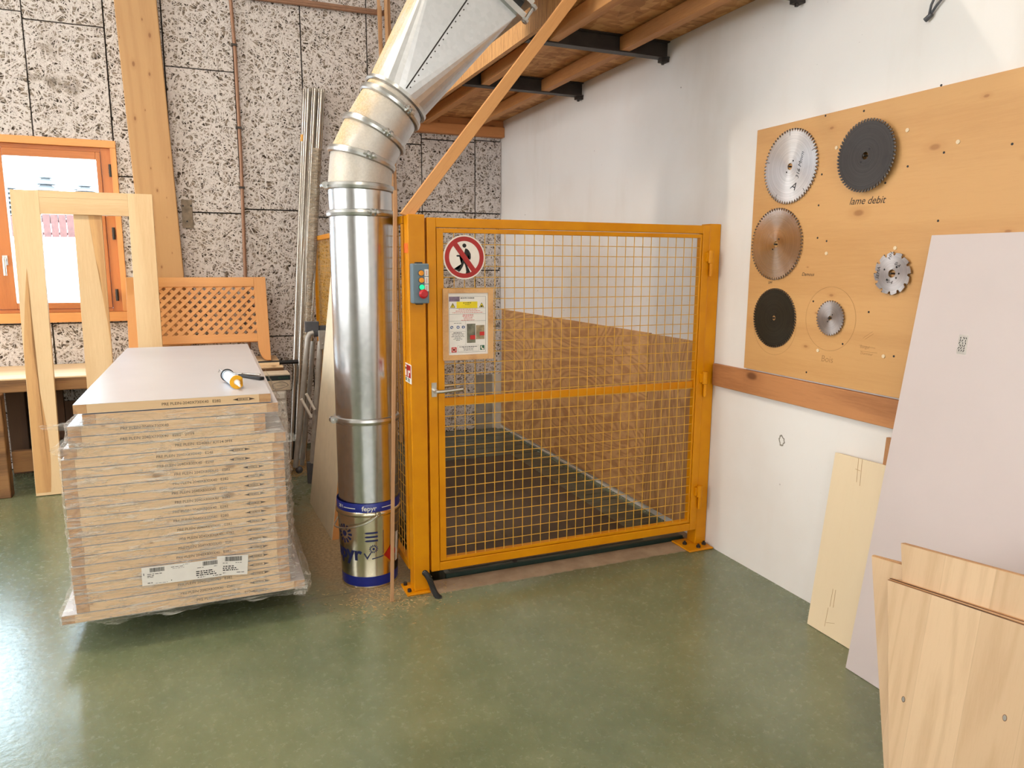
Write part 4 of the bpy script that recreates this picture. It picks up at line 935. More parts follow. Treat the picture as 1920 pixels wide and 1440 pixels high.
# thin lath in front of the bucket
b = PZ(735, 1128); tpp = PY(741, 358, -3.10); d = (tpp-b); Lh = d.length; d.normalize()
yv = Vector((0, 1, 0)); yv = (yv-d*yv.dot(d)).normalized(); xv = yv.cross(d)
mt = Matrix(((xv.x, yv.x, d.x, b.x), (xv.y, yv.y, d.y, b.y), (xv.z, yv.z, d.z, .002), (0, 0, 0, 1)))
r_ = thing('thin_lath', 'thin upright wooden lath leaning in front of the paint bucket and duct', 'lath', matrix=mt); bm = BM(); box(bm, -.008, .008, -.006, .006, 0, Lh); fin(bm, 'lath', M['lath'], r_, None, bev=.001)
# laths against the back wall behind the duct
bl = [(-1.155, .030, 3.05, .02, 'shortest'), (-1.120, .022, 4.2, -.01, 'left tall'), (-1.092, .020, 3.62, .03, 'middle'), (-1.060, .024, 4.2, .0, 'second from right'), (-1.030, .02, 4.2, -.012, 'rightmost')]
for k, (x, w, h, ln, nm) in enumerate(bl):
    y0, y1 = -.30-.03*(k % 2), -.05-.03*(k % 2); d = Vector((ln, y1-y0, h)); L = d.length; d.normalize(); yv = Vector((0, 1, 0)); yv = (yv-d*yv.dot(d)).normalized(); xv = yv.cross(d)
    mt = Matrix(((xv.x, yv.x, d.x, x-ln), (xv.y, yv.y, d.y, y0), (xv.z, yv.z, d.z, .024), (0, 0, 0, 1)))
    r_ = thing('tall_lath', nm+' of the wooden laths standing behind the duct against the back wall', 'lath', matrix=mt, group='laths behind the duct'); bm = BM(); box(bm, -w/2, w/2, -.011, .011, 0, L); fin(bm, 'lath', M['lath'], r_, None, bev=.001)
# ================================================================== STACK OF DOOR BLANKS
SY = -3.183; DL = 2.04; YAWS = .0065
X8, X7 = -3.0905, -3.0340          # left edges of the wide and narrow blanks
def lozenge(bm, x, z, w=.088, h=.012):
    m = facing_y(x, SY-.0004, z); e = .0003
    prism(bm, [(0, h/2), (.022, h*.95), (.022, h*.05)], e, m); prism(bm, [(w, h/2), (w-.022, h*.95), (w-.022, h*.05)], e, m)
    for y0 in (.0, h-.0012): prism(bm, [(.02, y0), (w-.02, y0), (w-.02, y0+.0012), (.02, y0+.0012)], e, m)
    rr = random.Random(5); u = .025
    while u < w-.028:
        q = rr.choice((.0035, .005)); prism(bm, [(u, .0028), (u+q, .0028), (u+q, h-.0028), (u, h-.0028)], e, m) if rr.random() < .5 else annulus(bm, [(u, .0028), (u+q, .0028), (u+q, h-.0028), (u, h-.0028)], [(u+.0012, .004), (u+q-.0012, .004), (u+q-.0012, h-.004), (u+.0012, h-.004)], e, m); u += q+.0018
def door_blank(x0, w, zt, th, label, prints, loz=None, top=False):
    z0 = zt-th+.0022; base = (x0+w/2, SY, z0)
    r_ = thing('door_blank', label, 'door blank', base, 'door blanks in the wrapped stack')
    bm = BM(); box(bm, x0+.046, x0+w-.046, SY, SY+DL, z0+.0013, zt-.0012); fin(bm, 'core', M['door_edge'], r_, base)
    for xa in (x0, x0+w-.0455):
        bm = BM(); box(bm, xa, xa+.0455, SY-.0003, SY+DL, z0+.0013, zt-.0012); fin(bm, 'edge_stile', M['door_end'], r_, base)
    for za in (zt-.0011, z0):
        bm = BM(); box(bm, x0, x0+w, SY+.0003, SY+DL, za, za+.0011); fin(bm, 'facing', M['door_face'], r_, base)
    bm = BM()
    for txt, px, py, sz in prints:
        p = PY(px, py, SY); add_text(bm, txt, sz, facing_y(p.x, SY-.0004, (z0+zt)/2-.0055))
    if loz is not None: lozenge(bm, loz, (z0+zt)/2-.0055)
    fin(bm, 'edge_print', M['ink_brown'], r_, base)
    return r_
P8 = 'PRE PLEIN 2040X830X40   E282'
zt = 1.0155
door_blank(X7, .73, zt, .0395, 'unwrapped grey faced door blank lying on top of the wrapped stack', [('PRE PLEIN-2040X730X40   E282', 303, 760, .0165)], PY(436, 750, SY).x)
zt = .9745; hN = .0436
nar = [('narrow wrapped door blank directly under the unwrapped top one', []), ('narrow wrapped door blank printed 2040X730X40 near its left half, second under the film', [('PRE PLEIN 2040X730X40', 225, 800, .0165)]), ('narrow wrapped door blank whose edge print ends in 21:19', [('PRE PLEIN 2040X730X40   E282   21:19', 225, 822, .0165)])]
for lab, pr in nar: door_blank(X7+.028 if not pr else X7-.026, .73, zt, hN, lab, pr); zt -= hN
door_blank(X8+.01, .83, zt, hN, 'uppermost wide wrapped door blank, printed KIT14', [('PRE PLEIN  E240857 KIT14 3M4', 328, 838, .0165)]); zt -= hN
rows = ['wide wrapped door blank printed E248, upper of the two', 'wide wrapped door blank printed E248, lower of the two'] + \
       ['wide wrapped door blank printed E282, %s below the E248 pair' % o for o in ('first', 'second', 'third', 'fourth', 'fifth', 'sixth', 'seventh', 'eighth', 'ninth')] + \
       ['wide wrapped door blank just above the shipping labels', 'wide wrapped door blank behind the top edge of the shipping labels', 'wide wrapped door blank behind the middle of the shipping labels', 'wide wrapped door blank just below the shipping labels', 'lowest wide wrapped door blank, resting on the jutting bottom one']
hw_ = .0401
rr = random.Random(11)
for i, lab in enumerate(rows):
    e248 = i < 2; px = 296 if e248 else 322+rr.uniform(-4, 6)
    txt = 'PRE PLEIN 2040X830X40   E248' if e248 else P8
    zc = zt-hw_/2
    door_blank(X8+rr.uniform(-.003, .003), .83, zt, hw_, lab, [(txt, px, 900, .0160)], PY(431 if e248 else 456, 900, SY).x); zt -= hw_
zb_door = zt-.0401
door_blank(X8-.052, .945, zt, .0401, 'widest door blank at the bottom of the stack, jutting out at both sides', [('PRE PLEIN 2040X930X40    E77', 368, 1118, .0165)], PY(468, 1110, SY).x)
pl = thing('pallet', 'wooden pallet hidden in shade under the wrapped stack', 'pallet', (-2.67, -2.0, 0))
for x in (-3.02, -2.68, -2.36):
    bm = BM(); box(bm, x-.045, x+.045, SY+.42, SY+2.0, 0, zb_door-.022); fin(bm, 'bearer', M['pallet'], pl, pl.location)
bm = BM()
for k in range(6): box(bm, -3.07, -2.30, SY+.42+k*.29, SY+.52+k*.29, zb_door-.0215, zb_door-.0005)
fin(bm, 'top_slats', M['pallet'], pl, pl.location)
# stretch film: one wrinkled skin following front, left and right sides
def film_skin():
    bm = BM(); NZ, NU = 150, 200
    z_top, z_bot = .968, .092
    rows_ = []
    for j in range(NZ+1):
        z = z_bot+(z_top-z_bot)*j/NZ
        if z > .93: xl, xr = X7+.02, X7+.755
        elif z > .845: f_ = (.93-z)/.085; xl, xr = X7-.03-.01*f_, X7+.735+.03*f_
        else: xl, xr = X8-.004, X8+.834
        if z > .80 and z <= .93: f_ = (z-.80)/.13; xl = xl*1+0; xr = (X8+.834)*(1-f_)+(X7+.755)*f_
        if z < .30: f_ = min(1, (.30-z)/.14); xr += .065*f_*f_
        if z < .165: xl = X8-.056; xr = X8-.052+.952
        ph = ((z-.159)/hw_) % 1.0; sc_ = math.sin(PI*ph)**.6 if .159 < z < .80 else .5
        row = []; back = SY+1.2
        P = [(-1, xl, back), (0, xl, SY), (1, xr, SY), (2, xr, back)]
        for i in range(NU+1):
            u = i/NU
            if u < .2: a = u/.2; x, y, nx, ny = xl, back+(SY-back)*a**.6, -1, 0
            elif u < .8: a = (u-.2)/.6; x, y, nx, ny = xl+(xr-xl)*a, SY, 0, -1
            else: a = (u-.8)/.2; x, y, nx, ny = xr, SY+(back-SY)*a**1.6, 1, 0
            s_ = u*3.2
            n1 = mnoise.fractal(Vector((s_*5, z*26+s_*2.2, 3.1)), .8, 2.0, 4)
            n2 = mnoise.noise(Vector((s_*16, z*60, 7)))
            off = .0035+.0045*max(0, n1+.2)+.0022*n2*n2
            if nx:
                edge = min(1, abs(y-SY)/.05); side_w = .012+.014*sc_ if nx > 0 else .004+.004*sc_
                off += edge*(side_w+.008*mnoise.noise(Vector((y*9, z*30, 1))))
                if nx > 0 and z > .80: off += .02*math.sin((z-.80)/.17*PI)*edge
                if nx < 0 and z > .84: off += .022*max(0, mnoise.noise(Vector((z*40, 2, y*3))))*edge
            else:
                off += .003*(1-sc_)*0
                off = off*(.55+.45*(1-math.sin(PI*ph)))
                if z < .122: off -= .05*(.122-z)/.03*(.5+.5*mnoise.noise(Vector((x*6, 0, 0)))); z2 = z
            row.append(bm.verts.new((x+nx*off, y+ny*off, z)))
        rows_.append(row)
    for a, b in zip(rows_, rows_[1:]):
        for k in range(NU): bm.faces.new((a[k], a[k+1], b[k+1], b[k]))
    # ragged lower hem
    for k, v in enumerate(rows_[0]): v.co.z += .030*mnoise.noise(Vector((k*.07, 4, 0)))
    for k, v in enumerate(rows_[-1]): v.co.z += .008*mnoise.noise(Vector((k*.11, 9, 0)))
    # torn flaps at the left corner, lower right tail
    def flap(p0, p1, p2, p3, seed, n=14):
        g = []
        for a in range(n+1):
            r_ = []
            for b in range(n//2+1):
                u, w = a/n, b/(n//2); q = Vector(p0).lerp(p1, u).lerp(Vector(p3).lerp(p2, u), w)
                q += Vector((0, -.02, .006))*mnoise.noise(Vector((u*4, w*5, seed)))+Vector((.004, 0, .008))*mnoise.noise(Vector((u*9, w*9, seed+5)))*u
                r_.append(bm.verts.new(q))
            g.append(r_)
        for a, b in zip(g, g[1:]):
            for k in range(len(a)-1): bm.faces.new((a[k], a[k+1], b[k+1], b[k]))
    A = PY(140, 782, SY-.01); flap((A.x+.03, SY-.008, .955), (X7-.115, SY-.02, .945), (X7-.105, SY-.02, .930), (A.x+.02, SY-.008, .91), 1)
    flap((X7-.025, SY-.008, .90), (X8-.035, SY-.015, .845), (X8-.02, SY-.015, .825), (X7+.03, SY-.010, .83), 2)
    flap((X8+.80, SY-.008, .86), (X8+.885, SY-.0, .83), (X8+.88, SY-.0, .80), (X8+.80, SY-.010, .79), 3)
    flap((X8+.86, SY-.008, .16), (X8+.905, SY-.012, .145), (X8+.89, SY-.015, .085), (X8+.84, SY-.010, .10), 4)
    return bm
tag(fin(film_skin(), 'stretch_film', M['film'], loc=(-2.67, SY, .1), smooth=180), 'crinkled clear stretch film wrapped around the door blank stack', 'plastic film')
# shipping labels stuck to the film
def ship_label(x0, y0, x1, y1, x2, y2, x3, y3, depth, label, big):
    Yp = SY-depth; a, b, c_, d_ = PY(x0, y0, Yp), PY(x1, y1, Yp), PY(x2, y2, Yp), PY(x3, y3, Yp)
    ex = (b-a); W_ = ex.length; ex.normalize(); ez = (a-d_); ez = (ez-ex*ez.dot(ex)); H_ = ez.length; ez.normalize(); en = ex.cross(ez)
    m = Matrix(((ex.x, ez.x, en.x, d_.x), (ex.y, ez.y, en.y, d_.y), (ex.z, ez.z, en.z, d_.z), (0, 0, 0, 1)))
    r_ = thing('shipping_label', label, 'label', matrix=m)
    bm = BM(); box(bm, 0, W_, 0, H_, 0, .0006); sh = fin(bm, 'label_sheet', M['paper'], r_)
    bm = BM(); rn = random.Random(int(x0))
    def bars(u0, u1, v0, v1):
        u = u0
        while u < u1: w = rn.choice((.0010, .0016, .0024)); box(bm, u, min(u1, u+w), v0, v1, .0007, .0008); u += w+rn.choice((.0008, .0012))
    def words(u0, u1, v, h):
        u = u0
        while u < u1: w = rn.uniform(.004, .016); box(bm, u, min(u1, u+w), v, v+h, .0007, .0008); u += w+.003
    R = W_-.125 if big else .0
    if big:
        bars(.030, .085, H_*.70, H_*.93); words(.02, .075, H_*.58, .0025); words(.02, .045, H_*.49, .0025); words(.02, .045, H_*.42, .0022); words(.02, .04, H_*.10, .003); words(.05, .095, H_*.06, .0015); words(.11, .16, H_*.84, .0022); words(.115, .16, H_*.76, .0014); words(.155, .18, H_*.92, .0013); box(bm, .108, .1115, H_*.11, H_*.16, .0007, .0008); box(bm, .006, .0085, H_*.55, H_*.68, .0007, .0008)
        bars(W_-.078, W_-.020, H_*.72, H_*.95); words(W_-.10, W_-.075, H_*.62, .0022); words(W_-.035, W_-.02, H_*.62, .0022)
        for k in range(3): words(W_-.105, W_-.038+.006*k, H_*.40-k*.0085, .0045)
        words(W_-.10, W_-.07, H_*.08, .0028); words(W_-.04, W_-.006, H_*.08, .0028)
    else:
        bars(W_*.26, W_*.80, H_*.72, H_*.95); words(W_*.02, W_*.35, H_*.62, .0022); words(W_*.6, W_*.8, H_*.62, .0022)
        for k in range(3): words(W_*.02, W_*(.55+.08*k), H_*.44-k*.0085, .0045)
        words(W_*.02, W_*.3, H_*.12, .0028); words(W_*.65, W_*.9, H_*.12, .0028)
    fin(bm, 'label_print', M['ink'], sh)
ship_label(404, 1043, 463, 1040, 464, 1072, 405, 1080, .0135, 'small white shipping label, right of the pair on the wrapped stack', False)
ship_label(265, 1065, 417, 1047, 419, 1080, 267, 1099, .0150, 'long white shipping label, left of the pair on the wrapped stack', True)

# ---- caulking gun, cartridge and cutter on the top blank
ZT_ = 1.0158
a, b = PZ(421, 711, ZT_), PZ(452, 735, ZT_); d = Vector((b.x-a.x, b.y-a.y, 0)); Lc = .215; d.normalize()
ctr = Vector(((a.x+b.x)/2, (a.y+b.y)/2, ZT_)); s0 = ctr-d*Lc/2+Vector((0, 0, .0305))
def along(u, lat=0, up=0): return s0+d*u+Vector((d.y, -d.x, 0))*lat+Vector((0, 0, up))
cg = thing('caulking_gun', 'black caulking gun with yellow front plate lying on the grey door blank', 'caulking gun', ctr); cl_ = cg.location
bm = BM(); cyl(bm, along(-.012), along(-.004), .0295, seg=28); fin(bm, 'rear_ring', M['black'], cg, cl_, smooth=40)
bm = BM(); n = 20; mt_ = Matrix(((-d.y, 0, d.x, 0), (d.x, 0, d.y, 0), (0, 1, 0, 0), (0, 0, 0, 1))); p = along(Lc+.002); mt_.translation = p
def arc(r, a0, a1, n): return [(r*math.cos(a0+(a1-a0)*k/n), r*math.sin(a0+(a1-a0)*k/n)) for k in range(n+1)]
prism(bm, arc(.030, R_(35), R_(325), 26)+arc(.014, R_(325), R_(35), 20), .006, mt_); bmesh.ops.triangulate(bm, faces=[f for f in bm.faces if len(f.verts) > 4]); fin(bm, 'front_plate', M['plate_yellow'], cg, cl_)
bm = BM(); tube(bm, [along(-.004, 0, -.0285), along(Lc+.005, 0, -.0285)], .0017, 8); fin(bm, 'cradle_rail', M['chrome'], cg, cl_)
bm = BM(); tube(bm, [along(-.012), along(-.20, .0, .005), along(-.215, .006, -.012)], .003, 8); fin(bm, 'plunger_rod', M['chrome'], cg, cl_, smooth=50)
bm = BM(); box(bm, -.010, .006, -.004, .004, -.018, .018, Matrix.Translation(along(-.03)) ); fin(bm, 'release_latch', M['dark_steel'], cg, cl_)
pk = thing('utility_knife', 'black handled cutter lying beside the caulking gun', 'knife', PZ(470, 712, ZT_))
q0, q1 = PZ(448, 706, ZT_), PZ(492, 713, ZT_); e = (q1-q0); Lk = e.length; e.normalize(); nn = Vector((-e.y, e.x, 0))
mk = Matrix(((e.x, nn.x, 0, q0.x), (e.y, nn.y, 0, q0.y), (0, 0, 1, ZT_), (0, 0, 0, 1)))
bm = BM(); vs = box(bm, .012, Lk, -.013, .013, .0002, .016, mk); fin(bm, 'handle', M['black'], pk, pk.location, bev=.004)
bm = BM(); prism(bm, [(-.02, .004), (.0115, .008), (.0115, -.006)], .001, mk @ T(0, 0, .008)); fin(bm, 'blade', M['chrome'], pk, pk.location)
q0, q1 = PZ(438, 701, ZT_), PZ(484, 704, ZT_)
bm = BM(); zz = Vector((0, 0, .0045)); tube(bm, [q0+zz, q1+zz], .004, 8); cyl(bm, q1+zz, q1+zz+(q1-q0).normalized()*.012, .0045, seg=8)
tag(fin(bm, 'metal_rod', M['steel'], loc=q0, smooth=50), 'thin metal rod lying behind the black cutter on the grey door blank', 'rod')
ct = thing('sealant_cartridge', 'white and blue sealant cartridge with a white nozzle held in the caulking gun', 'cartridge', along(.1)); c2 = ct.location
bm = BM(); cyl(bm, along(0), along(Lc), .0255, seg=32); fin(bm, 'cartridge_tube', plain('cartridge_label', srgb(206,222,240), .35), ct, c2, smooth=40)
bm = BM(); cyl(bm, along(.012), along(.03), .0257, seg=32, cap=False); fin(bm, 'black_band', M['black'], ct, c2, smooth=40)
bm = BM(); cyl(bm, along(Lc), along(Lc+.016), .0125, seg=20); cyl(bm, along(Lc+.016), along(Lc+.075, 0, -.009), .0095, .0035, seg=16); fin(bm, 'nozzle', M['sign_white'], ct, c2, smooth=40)

# ================================================================== LEFT SIDE
# bench
BX0, BX1, BYF = -5.6, -2.04, -.715
BZT = PY(50, 709, BYF).z
bz0 = PY(50, 735, BYF).z
be = thing('workbench', 'old heavy wooden workbench under the window behind the stack', 'workbench', (-3.8, -.4, 0)); bl_ = be.location
bm = BM(); box(bm, BX0, BX1, BYF+.001, -.01, BZT-.012, BZT); fin(bm, 'bench_top', M['bench_top'], be, bl_, bev=.003)
bm = BM(); box(bm, BX0, BX1, BYF, -.012, bz0, BZT-.0125); fin(bm, 'front_apron', M['bench_edge'], be, bl_, bev=.006)
lgx = PY(13, 860, -.80).x
for x0, x1, y0 in ((lgx-.12, lgx, -.80), (-2.66, -2.56, BYF+.04), (lgx-.12, lgx, -.16), (-2.66, -2.56, -.16), (-5.2, -5.1, BYF+.02)):
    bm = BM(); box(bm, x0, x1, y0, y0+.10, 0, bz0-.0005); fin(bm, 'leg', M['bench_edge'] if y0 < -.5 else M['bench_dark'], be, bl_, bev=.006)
sz0, sz1 = PY(60, 884, BYF+.03).z, PY(60, 845, BYF+.03).z
bm = BM(); box(bm, lgx+.001, -2.661, BYF+.03, BYF+.09, sz0, sz1); fin(bm, 'stretcher', M['bench_edge'], be, bl_, bev=.005)
for x0, x1 in ((-3.72, -3.56), (-3.555, -3.43)):
    bm = BM(); box(bm, x0, x1, -.30, -.27, .28 if x0 < -3.6 else .30, bz0-.001 if x0 < -3.6 else .55); fin(bm, 'back_board', M['bench_dark'], be, bl_)
bm = BM(); box(bm, -3.75, -2.67, -.268, -.24, .26, .50); fin(bm, 'rear_stretcher', M['bench_dark'], be, bl_)
# tall pale door frame leaning on the bench edge, with a loose plank behind it
def lean(x, y, z0, ytop, ztop):
    d = Vector((0, ytop-y, ztop-z0)); L = d.length; d.normalize(); yv = Vector((0, d.z, -d.y)); return Matrix(((1, 0, 0, x), (0, yv.y, d.y, y), (0, yv.z, d.z, z0), (0, 0, 0, 1))), L
ftop = -.640
A = PZ(68, 928, 0); 
zt_ = PY(150, 361, ftop).z
mt, Lf = lean(0, PZ(92, 927, 0).y, 0.002, ftop, zt_)
ybot = PZ(92, 927, 0).y
def fx_(px, py, y): return PY(px, py, y).x
xl0 = (fx_(68, 928, ybot)+fx_(22, 357, ftop))/2; xl1 = (fx_(117, 925, ybot)+fx_(79, 374, ftop))/2
xr0 = (fx_(237, 383, ftop)+fx_(263, 640, ybot*.55+ftop*.45))/2; xr1 = (fx_(285, 365, ftop)+fx_(305, 640, ybot*.55+ftop*.45))/2
ft = thing('pale_frame', 'tall pale birch door frame leaning on the bench in front of the window', 'frame', matrix=mt)
zr0 = Lf-(PY(150, 361, ftop).z-PY(150, 404, ftop).z)
bm = BM(); box(bm, xl0, xl1, -.034, 0, 0, Lf); fin(bm, 'stile', M['pale_z'], ft, bev=.0015)
bm = BM(); box(bm, xr0, xr1, -.034, 0, 0, Lf); fin(bm, 'stile', M['pale_z'], ft, bev=.0015)
zmid = Lf-.045
bm = BM(); box(bm, xl1+.0004, xr0-.0004, -.034, 0, zmid+.0003, Lf); box(bm, xl1+.0004, xr0-.0004, -.033, -.001, zr0, zmid); fin(bm, 'top_rail', M['pale_x'], ft, bev=.0008)
# brown heartwood figure running down the left stile
def streak(nm, pts, y, parent, mat):
    bm = BM(); prism(bm, pts, .0006, Matrix(((1, 0, 0, 0), (0, 0, -1, y), (0, 1, 0, 0), (0, 0, 0, 1)))); bmesh.ops.triangulate(bm, faces=bm.faces[:]); return fin(bm, nm, mat, parent)
w_ = xl1-xl0
L_ = [(xl0+.002, .02), (xl0+w_*.55, .02)]+[(xl0+w_*(.55+.10*math.sin(z*5)-.28*(z/1.6)**2), z) for z in [k*.06 for k in range(1, 24)]]+[(xl0+w_*.36, 1.52), (xl0+w_*.2, 1.3), (xl0+w_*.08, 1.1), (xl0+.002, .95)]
streak('heartwood_streak', L_, -.0341, ft, M['heart'])
pkx0, pkx1 = PY(136, 407, -.69).x, PY(189, 407, -.69).x
mt2, Lp = lean(0, ybot+.04, .002, -.625, PY(160, 395, -.69).z)
pk2 = thing('loose_plank', 'pale loose plank with a brown streak leaning behind the tall pale frame', 'plank', matrix=mt2)
bm = BM(); box(bm, pkx0, pkx1, -.03, -.001, 0, Lp); fin(bm, 'plank', M['pale_z'], pk2, bev=.0015)
w_ = pkx1-pkx0
L_ = [(pkx1-.002, 1.0), (pkx1-.002, Lp-.01), (pkx0+w_*.52, Lp-.01), (pkx0+w_*.60, Lp-.15), (pkx0+w_*.66, Lp-.3), (pkx0+w_*.78, Lp-.42), (pkx0+w_*.84, Lp-.6), (pkx0+w_*.93, Lp-.75)]
streak('heartwood_streak', L_, -.0301, pk2, M['heart'])
# lattice panel standing on the bench
yl = -.30
l0, l1 = PY(232, 523, yl), PY(497, 521, yl); lzt = l0.z; lzb = PY(505, 671, yl).z
lx0, lx1 = l0.x, PY(500, 590, yl).x+.012
mt, Ll = lean(0, -.36, BZT+.0005, -.14, lzt); 
la = thing('lattice_panel', 'orange larch panel with diagonal lattice and scrolled feet standing on the bench', 'lattice panel', matrix=mt)
H = (Vector((0, -.14, lzt))-Vector((0, -.36, BZT))).length
g0_, g1_ = PY(478, 541, yl).x, 0
swid = lx1-PY(479, 580, yl).x-.004
hole_t = H-(lzt-PY(400, 541, yl).z)*1.03; hole_b = H-(lzt-PY(400, 632, yl).z)*1.03; rail_b = H-(lzt-PY(400, 647, yl).z)*1.03
def foot(x0, x1, inner_right):
    w = x1-x0; pts = []
    n = 12
    if inner_right:      # curve on the right side (left stile)
        pts = [(x0, H), (x0, 0)]+[(x0+w*(.25+.75*math.sin(k/n*PI/2)), (rail_b-.01)*(1-math.cos(k/n*PI/2))) for k in range(n+1)]+[(x1, H)]
    else:
        pts = [(x1, H), (x1, 0)]+[(x1-w*(.25+.75*math.sin(k/n*PI/2)), (rail_b-.01)*(1-math.cos(k/n*PI/2))) for k in range(n+1)]+[(x0, H)]
    return pts
for xx0, xx1, ir in ((lx0, lx0+swid, True), (lx1-swid, lx1, False)):
    bm = BM(); prism(bm, foot(xx0, xx1, ir), .028, Matrix(((1, 0, 0, 0), (0, 0, -1, 0), (0, 1, 0, 0), (0, 0, 0, 1)))); fin(bm, 'stile', M['lattice_z'], la, bev=.002)
bm = BM(); box(bm, lx0+swid+.0004, lx1-swid-.0004, -.027, -.001, hole_t, H-.0005); fin(bm, 'top_rail', M['lattice_x'], la, bev=.002)
bm = BM(); box(bm, lx0+swid+.0004, lx1-swid-.0004, -.027, -.001, rail_b, hole_b); fin(bm, 'bottom_rail', M['lattice_x'], la, bev=.002)
hx0, hx1 = lx0+swid, lx1-swid
def slats(sign, y0, y1):
    bm = BM(); pitch = .0715; hw__ = .0132; hgt = hole_t-hole_b; n = int((hx1-hx0+hgt)/pitch)+3
    k0 = hx1 - .018
    for i in range(-3, n):
        xb = hx0-hgt+i*pitch if sign > 0 else hx0+i*pitch
        # clipped parallelogram: centre line from (xb, hole_b) to (xb+sign*hgt, hole_t)
        poly = [(xb-hw__*1.414, hole_b), (xb+hw__*1.414, hole_b), (xb+hw__*1.414+sign*hgt, hole_t), (xb-hw__*1.414+sign*hgt, hole_t)]
        def clip(p, keep, xc):
            o = []
            for a, b in zip(p, p[1:]+p[:1]):
                ia, ib = keep(a[0]), keep(b[0])
                if ia: o.append(a)
                if ia != ib: t_ = (xc-a[0])/(b[0]-a[0]); o.append((xc, a[1]+(b[1]-a[1])*t_))
            return o
        poly = clip(poly, lambda x: x >= hx0, hx0)
        if len(poly) > 2: poly = clip(poly, lambda x: x <= hx1, hx1)
        if len(poly) > 2: prism(bm, poly, y1-y0, Matrix(((1, 0, 0, 0), (0, 0, -1, -y0), (0, 1, 0, 0), (0, 0, 0, 1))))
    return bm
fin(slats(1, .015, .021), 'lattice_slats', M['lattice_x'], la); fin(slats(-1, .008, .0145), 'lattice_slats', M['lattice_x'], la)
bm = BM(); p = PZ(505, 679, BZT+.02); box(bm, p.x-.09, p.x+.07, p.y-.05, p.y+.06, BZT+.0005, BZT+.022)
tag(fin(bm, 'wood_offcut', M['bench_top'], loc=(p.x, p.y, BZT), bev=.002), 'small wood offcut on the bench by the lattice panel foot', 'offcut')
bm = BM(); a, b = PY(497, 687, -.62), PY(560, 684, -.62); tube(bm, [(a.x-.15, -.62, BZT+.017), (b.x, -.62, BZT+.017)], .016, 12)
tag(fin(bm, 'steel_bar', M['black_steel'], loc=a, smooth=50), 'dark steel bar lying across the right end of the bench', 'bar')
# boxes in front of the bench end
yb = -1.02
c0, c1 = PY(500, 703, yb), PY(545, 731, yb); 
px_ = thing('tool_carton', 'beige tool carton with a dark green band, upper of the two by the bench end', 'carton', (c1.x-.12, yb+.1, c1.z))
bm = BM(); box(bm, c1.x-.26, c1.x, yb, yb+.19, c1.z+.001, c0.z); fin(bm, 'carton_body', M['carton'], px_, px_.location, bev=.002)
zb1, zb2 = PY(530, 713, yb).z, PY(530, 703, yb).z
bm = BM(); box(bm, c1.x-.2605, c1.x+.0005, yb-.0006, yb+.02, zb1, zb2-.003); bd = fin(bm, 'green_band', M['carton_band'], px_, px_.location)
bm = BM(); add_text(bm, 'FESTOOL', .017, facing_y(c1.x-.082, yb-.0007, (zb1+zb2)/2-.007)); fin(bm, 'band_lettering', M['green_print'], bd, px_.location)
bm = BM(); m = facing_y(c1.x-.075, yb-.0003, (c1.z+zb1)/2)
ol = [(.055*math.cos(a*PI/14)*(1+.12*math.cos(3*a*PI/14)), .026*math.sin(a*PI/14)*(1+.2*math.sin(2*a*PI/14))) for a in range(28)]
annulus(bm, ol, [(x*.93, y*.88) for x, y in ol], .0003, m); prism(bm, [(-.02, -.003), (.04, -.003), (.04, -.001), (-.02, -.001)], .0003, m); fin(bm, 'line_drawing', M['grey_plastic'], px_, px_.location)
lx = thing('plastic_case', 'white plastic case under the tool carton by the bench end', 'case', (c1.x-.15, yb+.1, 0)); xr_ = PY(537, 740, yb).x
bm = BM(); box(bm, c1.x-.30, xr_, yb+.005, yb+.19, 0.0, c1.z-.0005); fin(bm, 'case_body', M['white_plastic'], lx, lx.location, bev=.006)
bm = BM(); box(bm, xr_-.09, xr_-.012, yb-.004, yb+.0045, c1.z-.06, c1.z-.018); box(bm, xr_-.09, xr_-.012, yb-.004, yb+.0045, c1.z-.20, c1.z-.09); fin(bm, 'case_latch', M['white_plastic'], lx, lx.location, bev=.002)
bm = BM(); cyl(bm, (xr_-.03, yb-.0045, c1.z-.145), (xr_-.03, yb-.008, c1.z-.145), .009, seg=14); fin(bm, 'case_button', M['black'], lx, lx.location)
# steel tubes leaning on the back wall, part of them in a plastic sleeve
ttop = [PY(570+i*4.1, 165+abs(i-4)*.6, -.05-.021*(i % 3)) for i in range(10)]
tl = ['leftmost, bearing the amber tape', 'second from the left', 'third from the left', 'fourth from the left', 'fifth from the left', 'fifth from the right, inside the sleeve', 'fourth from the right, inside the sleeve', 'third from the right, inside the sleeve', 'second from the right, inside the sleeve', 'rightmost, inside the sleeve']
tb = []
for i, p in enumerate(ttop):
    bx = -2.005+.012*i; by = -.56+.022*(i % 3); b = Vector((bx, by, .012)); tb.append(b)
    bm = BM(); r = (.013, .011, .012, .0135, .011)[i % 5]; dd = (p-b).normalized(); tube(bm, [b, p], r, 14)
    o = thing('steel_tube', 'long steel tube leaning on the wood wool wall, '+tl[i], 'tube', b, 'steel tubes against the back wall'); fin(bm, 'tube', M['steel'], o, b, smooth=50)
    if i == 0:
        q = b.lerp(p, .866); bm = BM(); cyl(bm, q-dd*.028, q+dd*.028, r+.0012, seg=14, cap=False); fin(bm, 'amber_tape', M['tape'], o, b, smooth=50)
bm = BM(); pts = []; N = 44
cb0 = sum(tb[5:], Vector())/5; ct0 = sum(ttop[5:], Vector())/5
ct1 = cb0.lerp(ct0, .835)
for k in range(N+1): u = k/N; pts.append(cb0.lerp(ct1, .22+.78*u))
def srad(k):
    u = k/N; knot = abs(u-.42); return (.040 if u > .5 else .036)*(1 if knot > .07 else .66+.34*(knot/.07)**2)+.003*mnoise.noise(Vector((k*.8, 0, 0)))
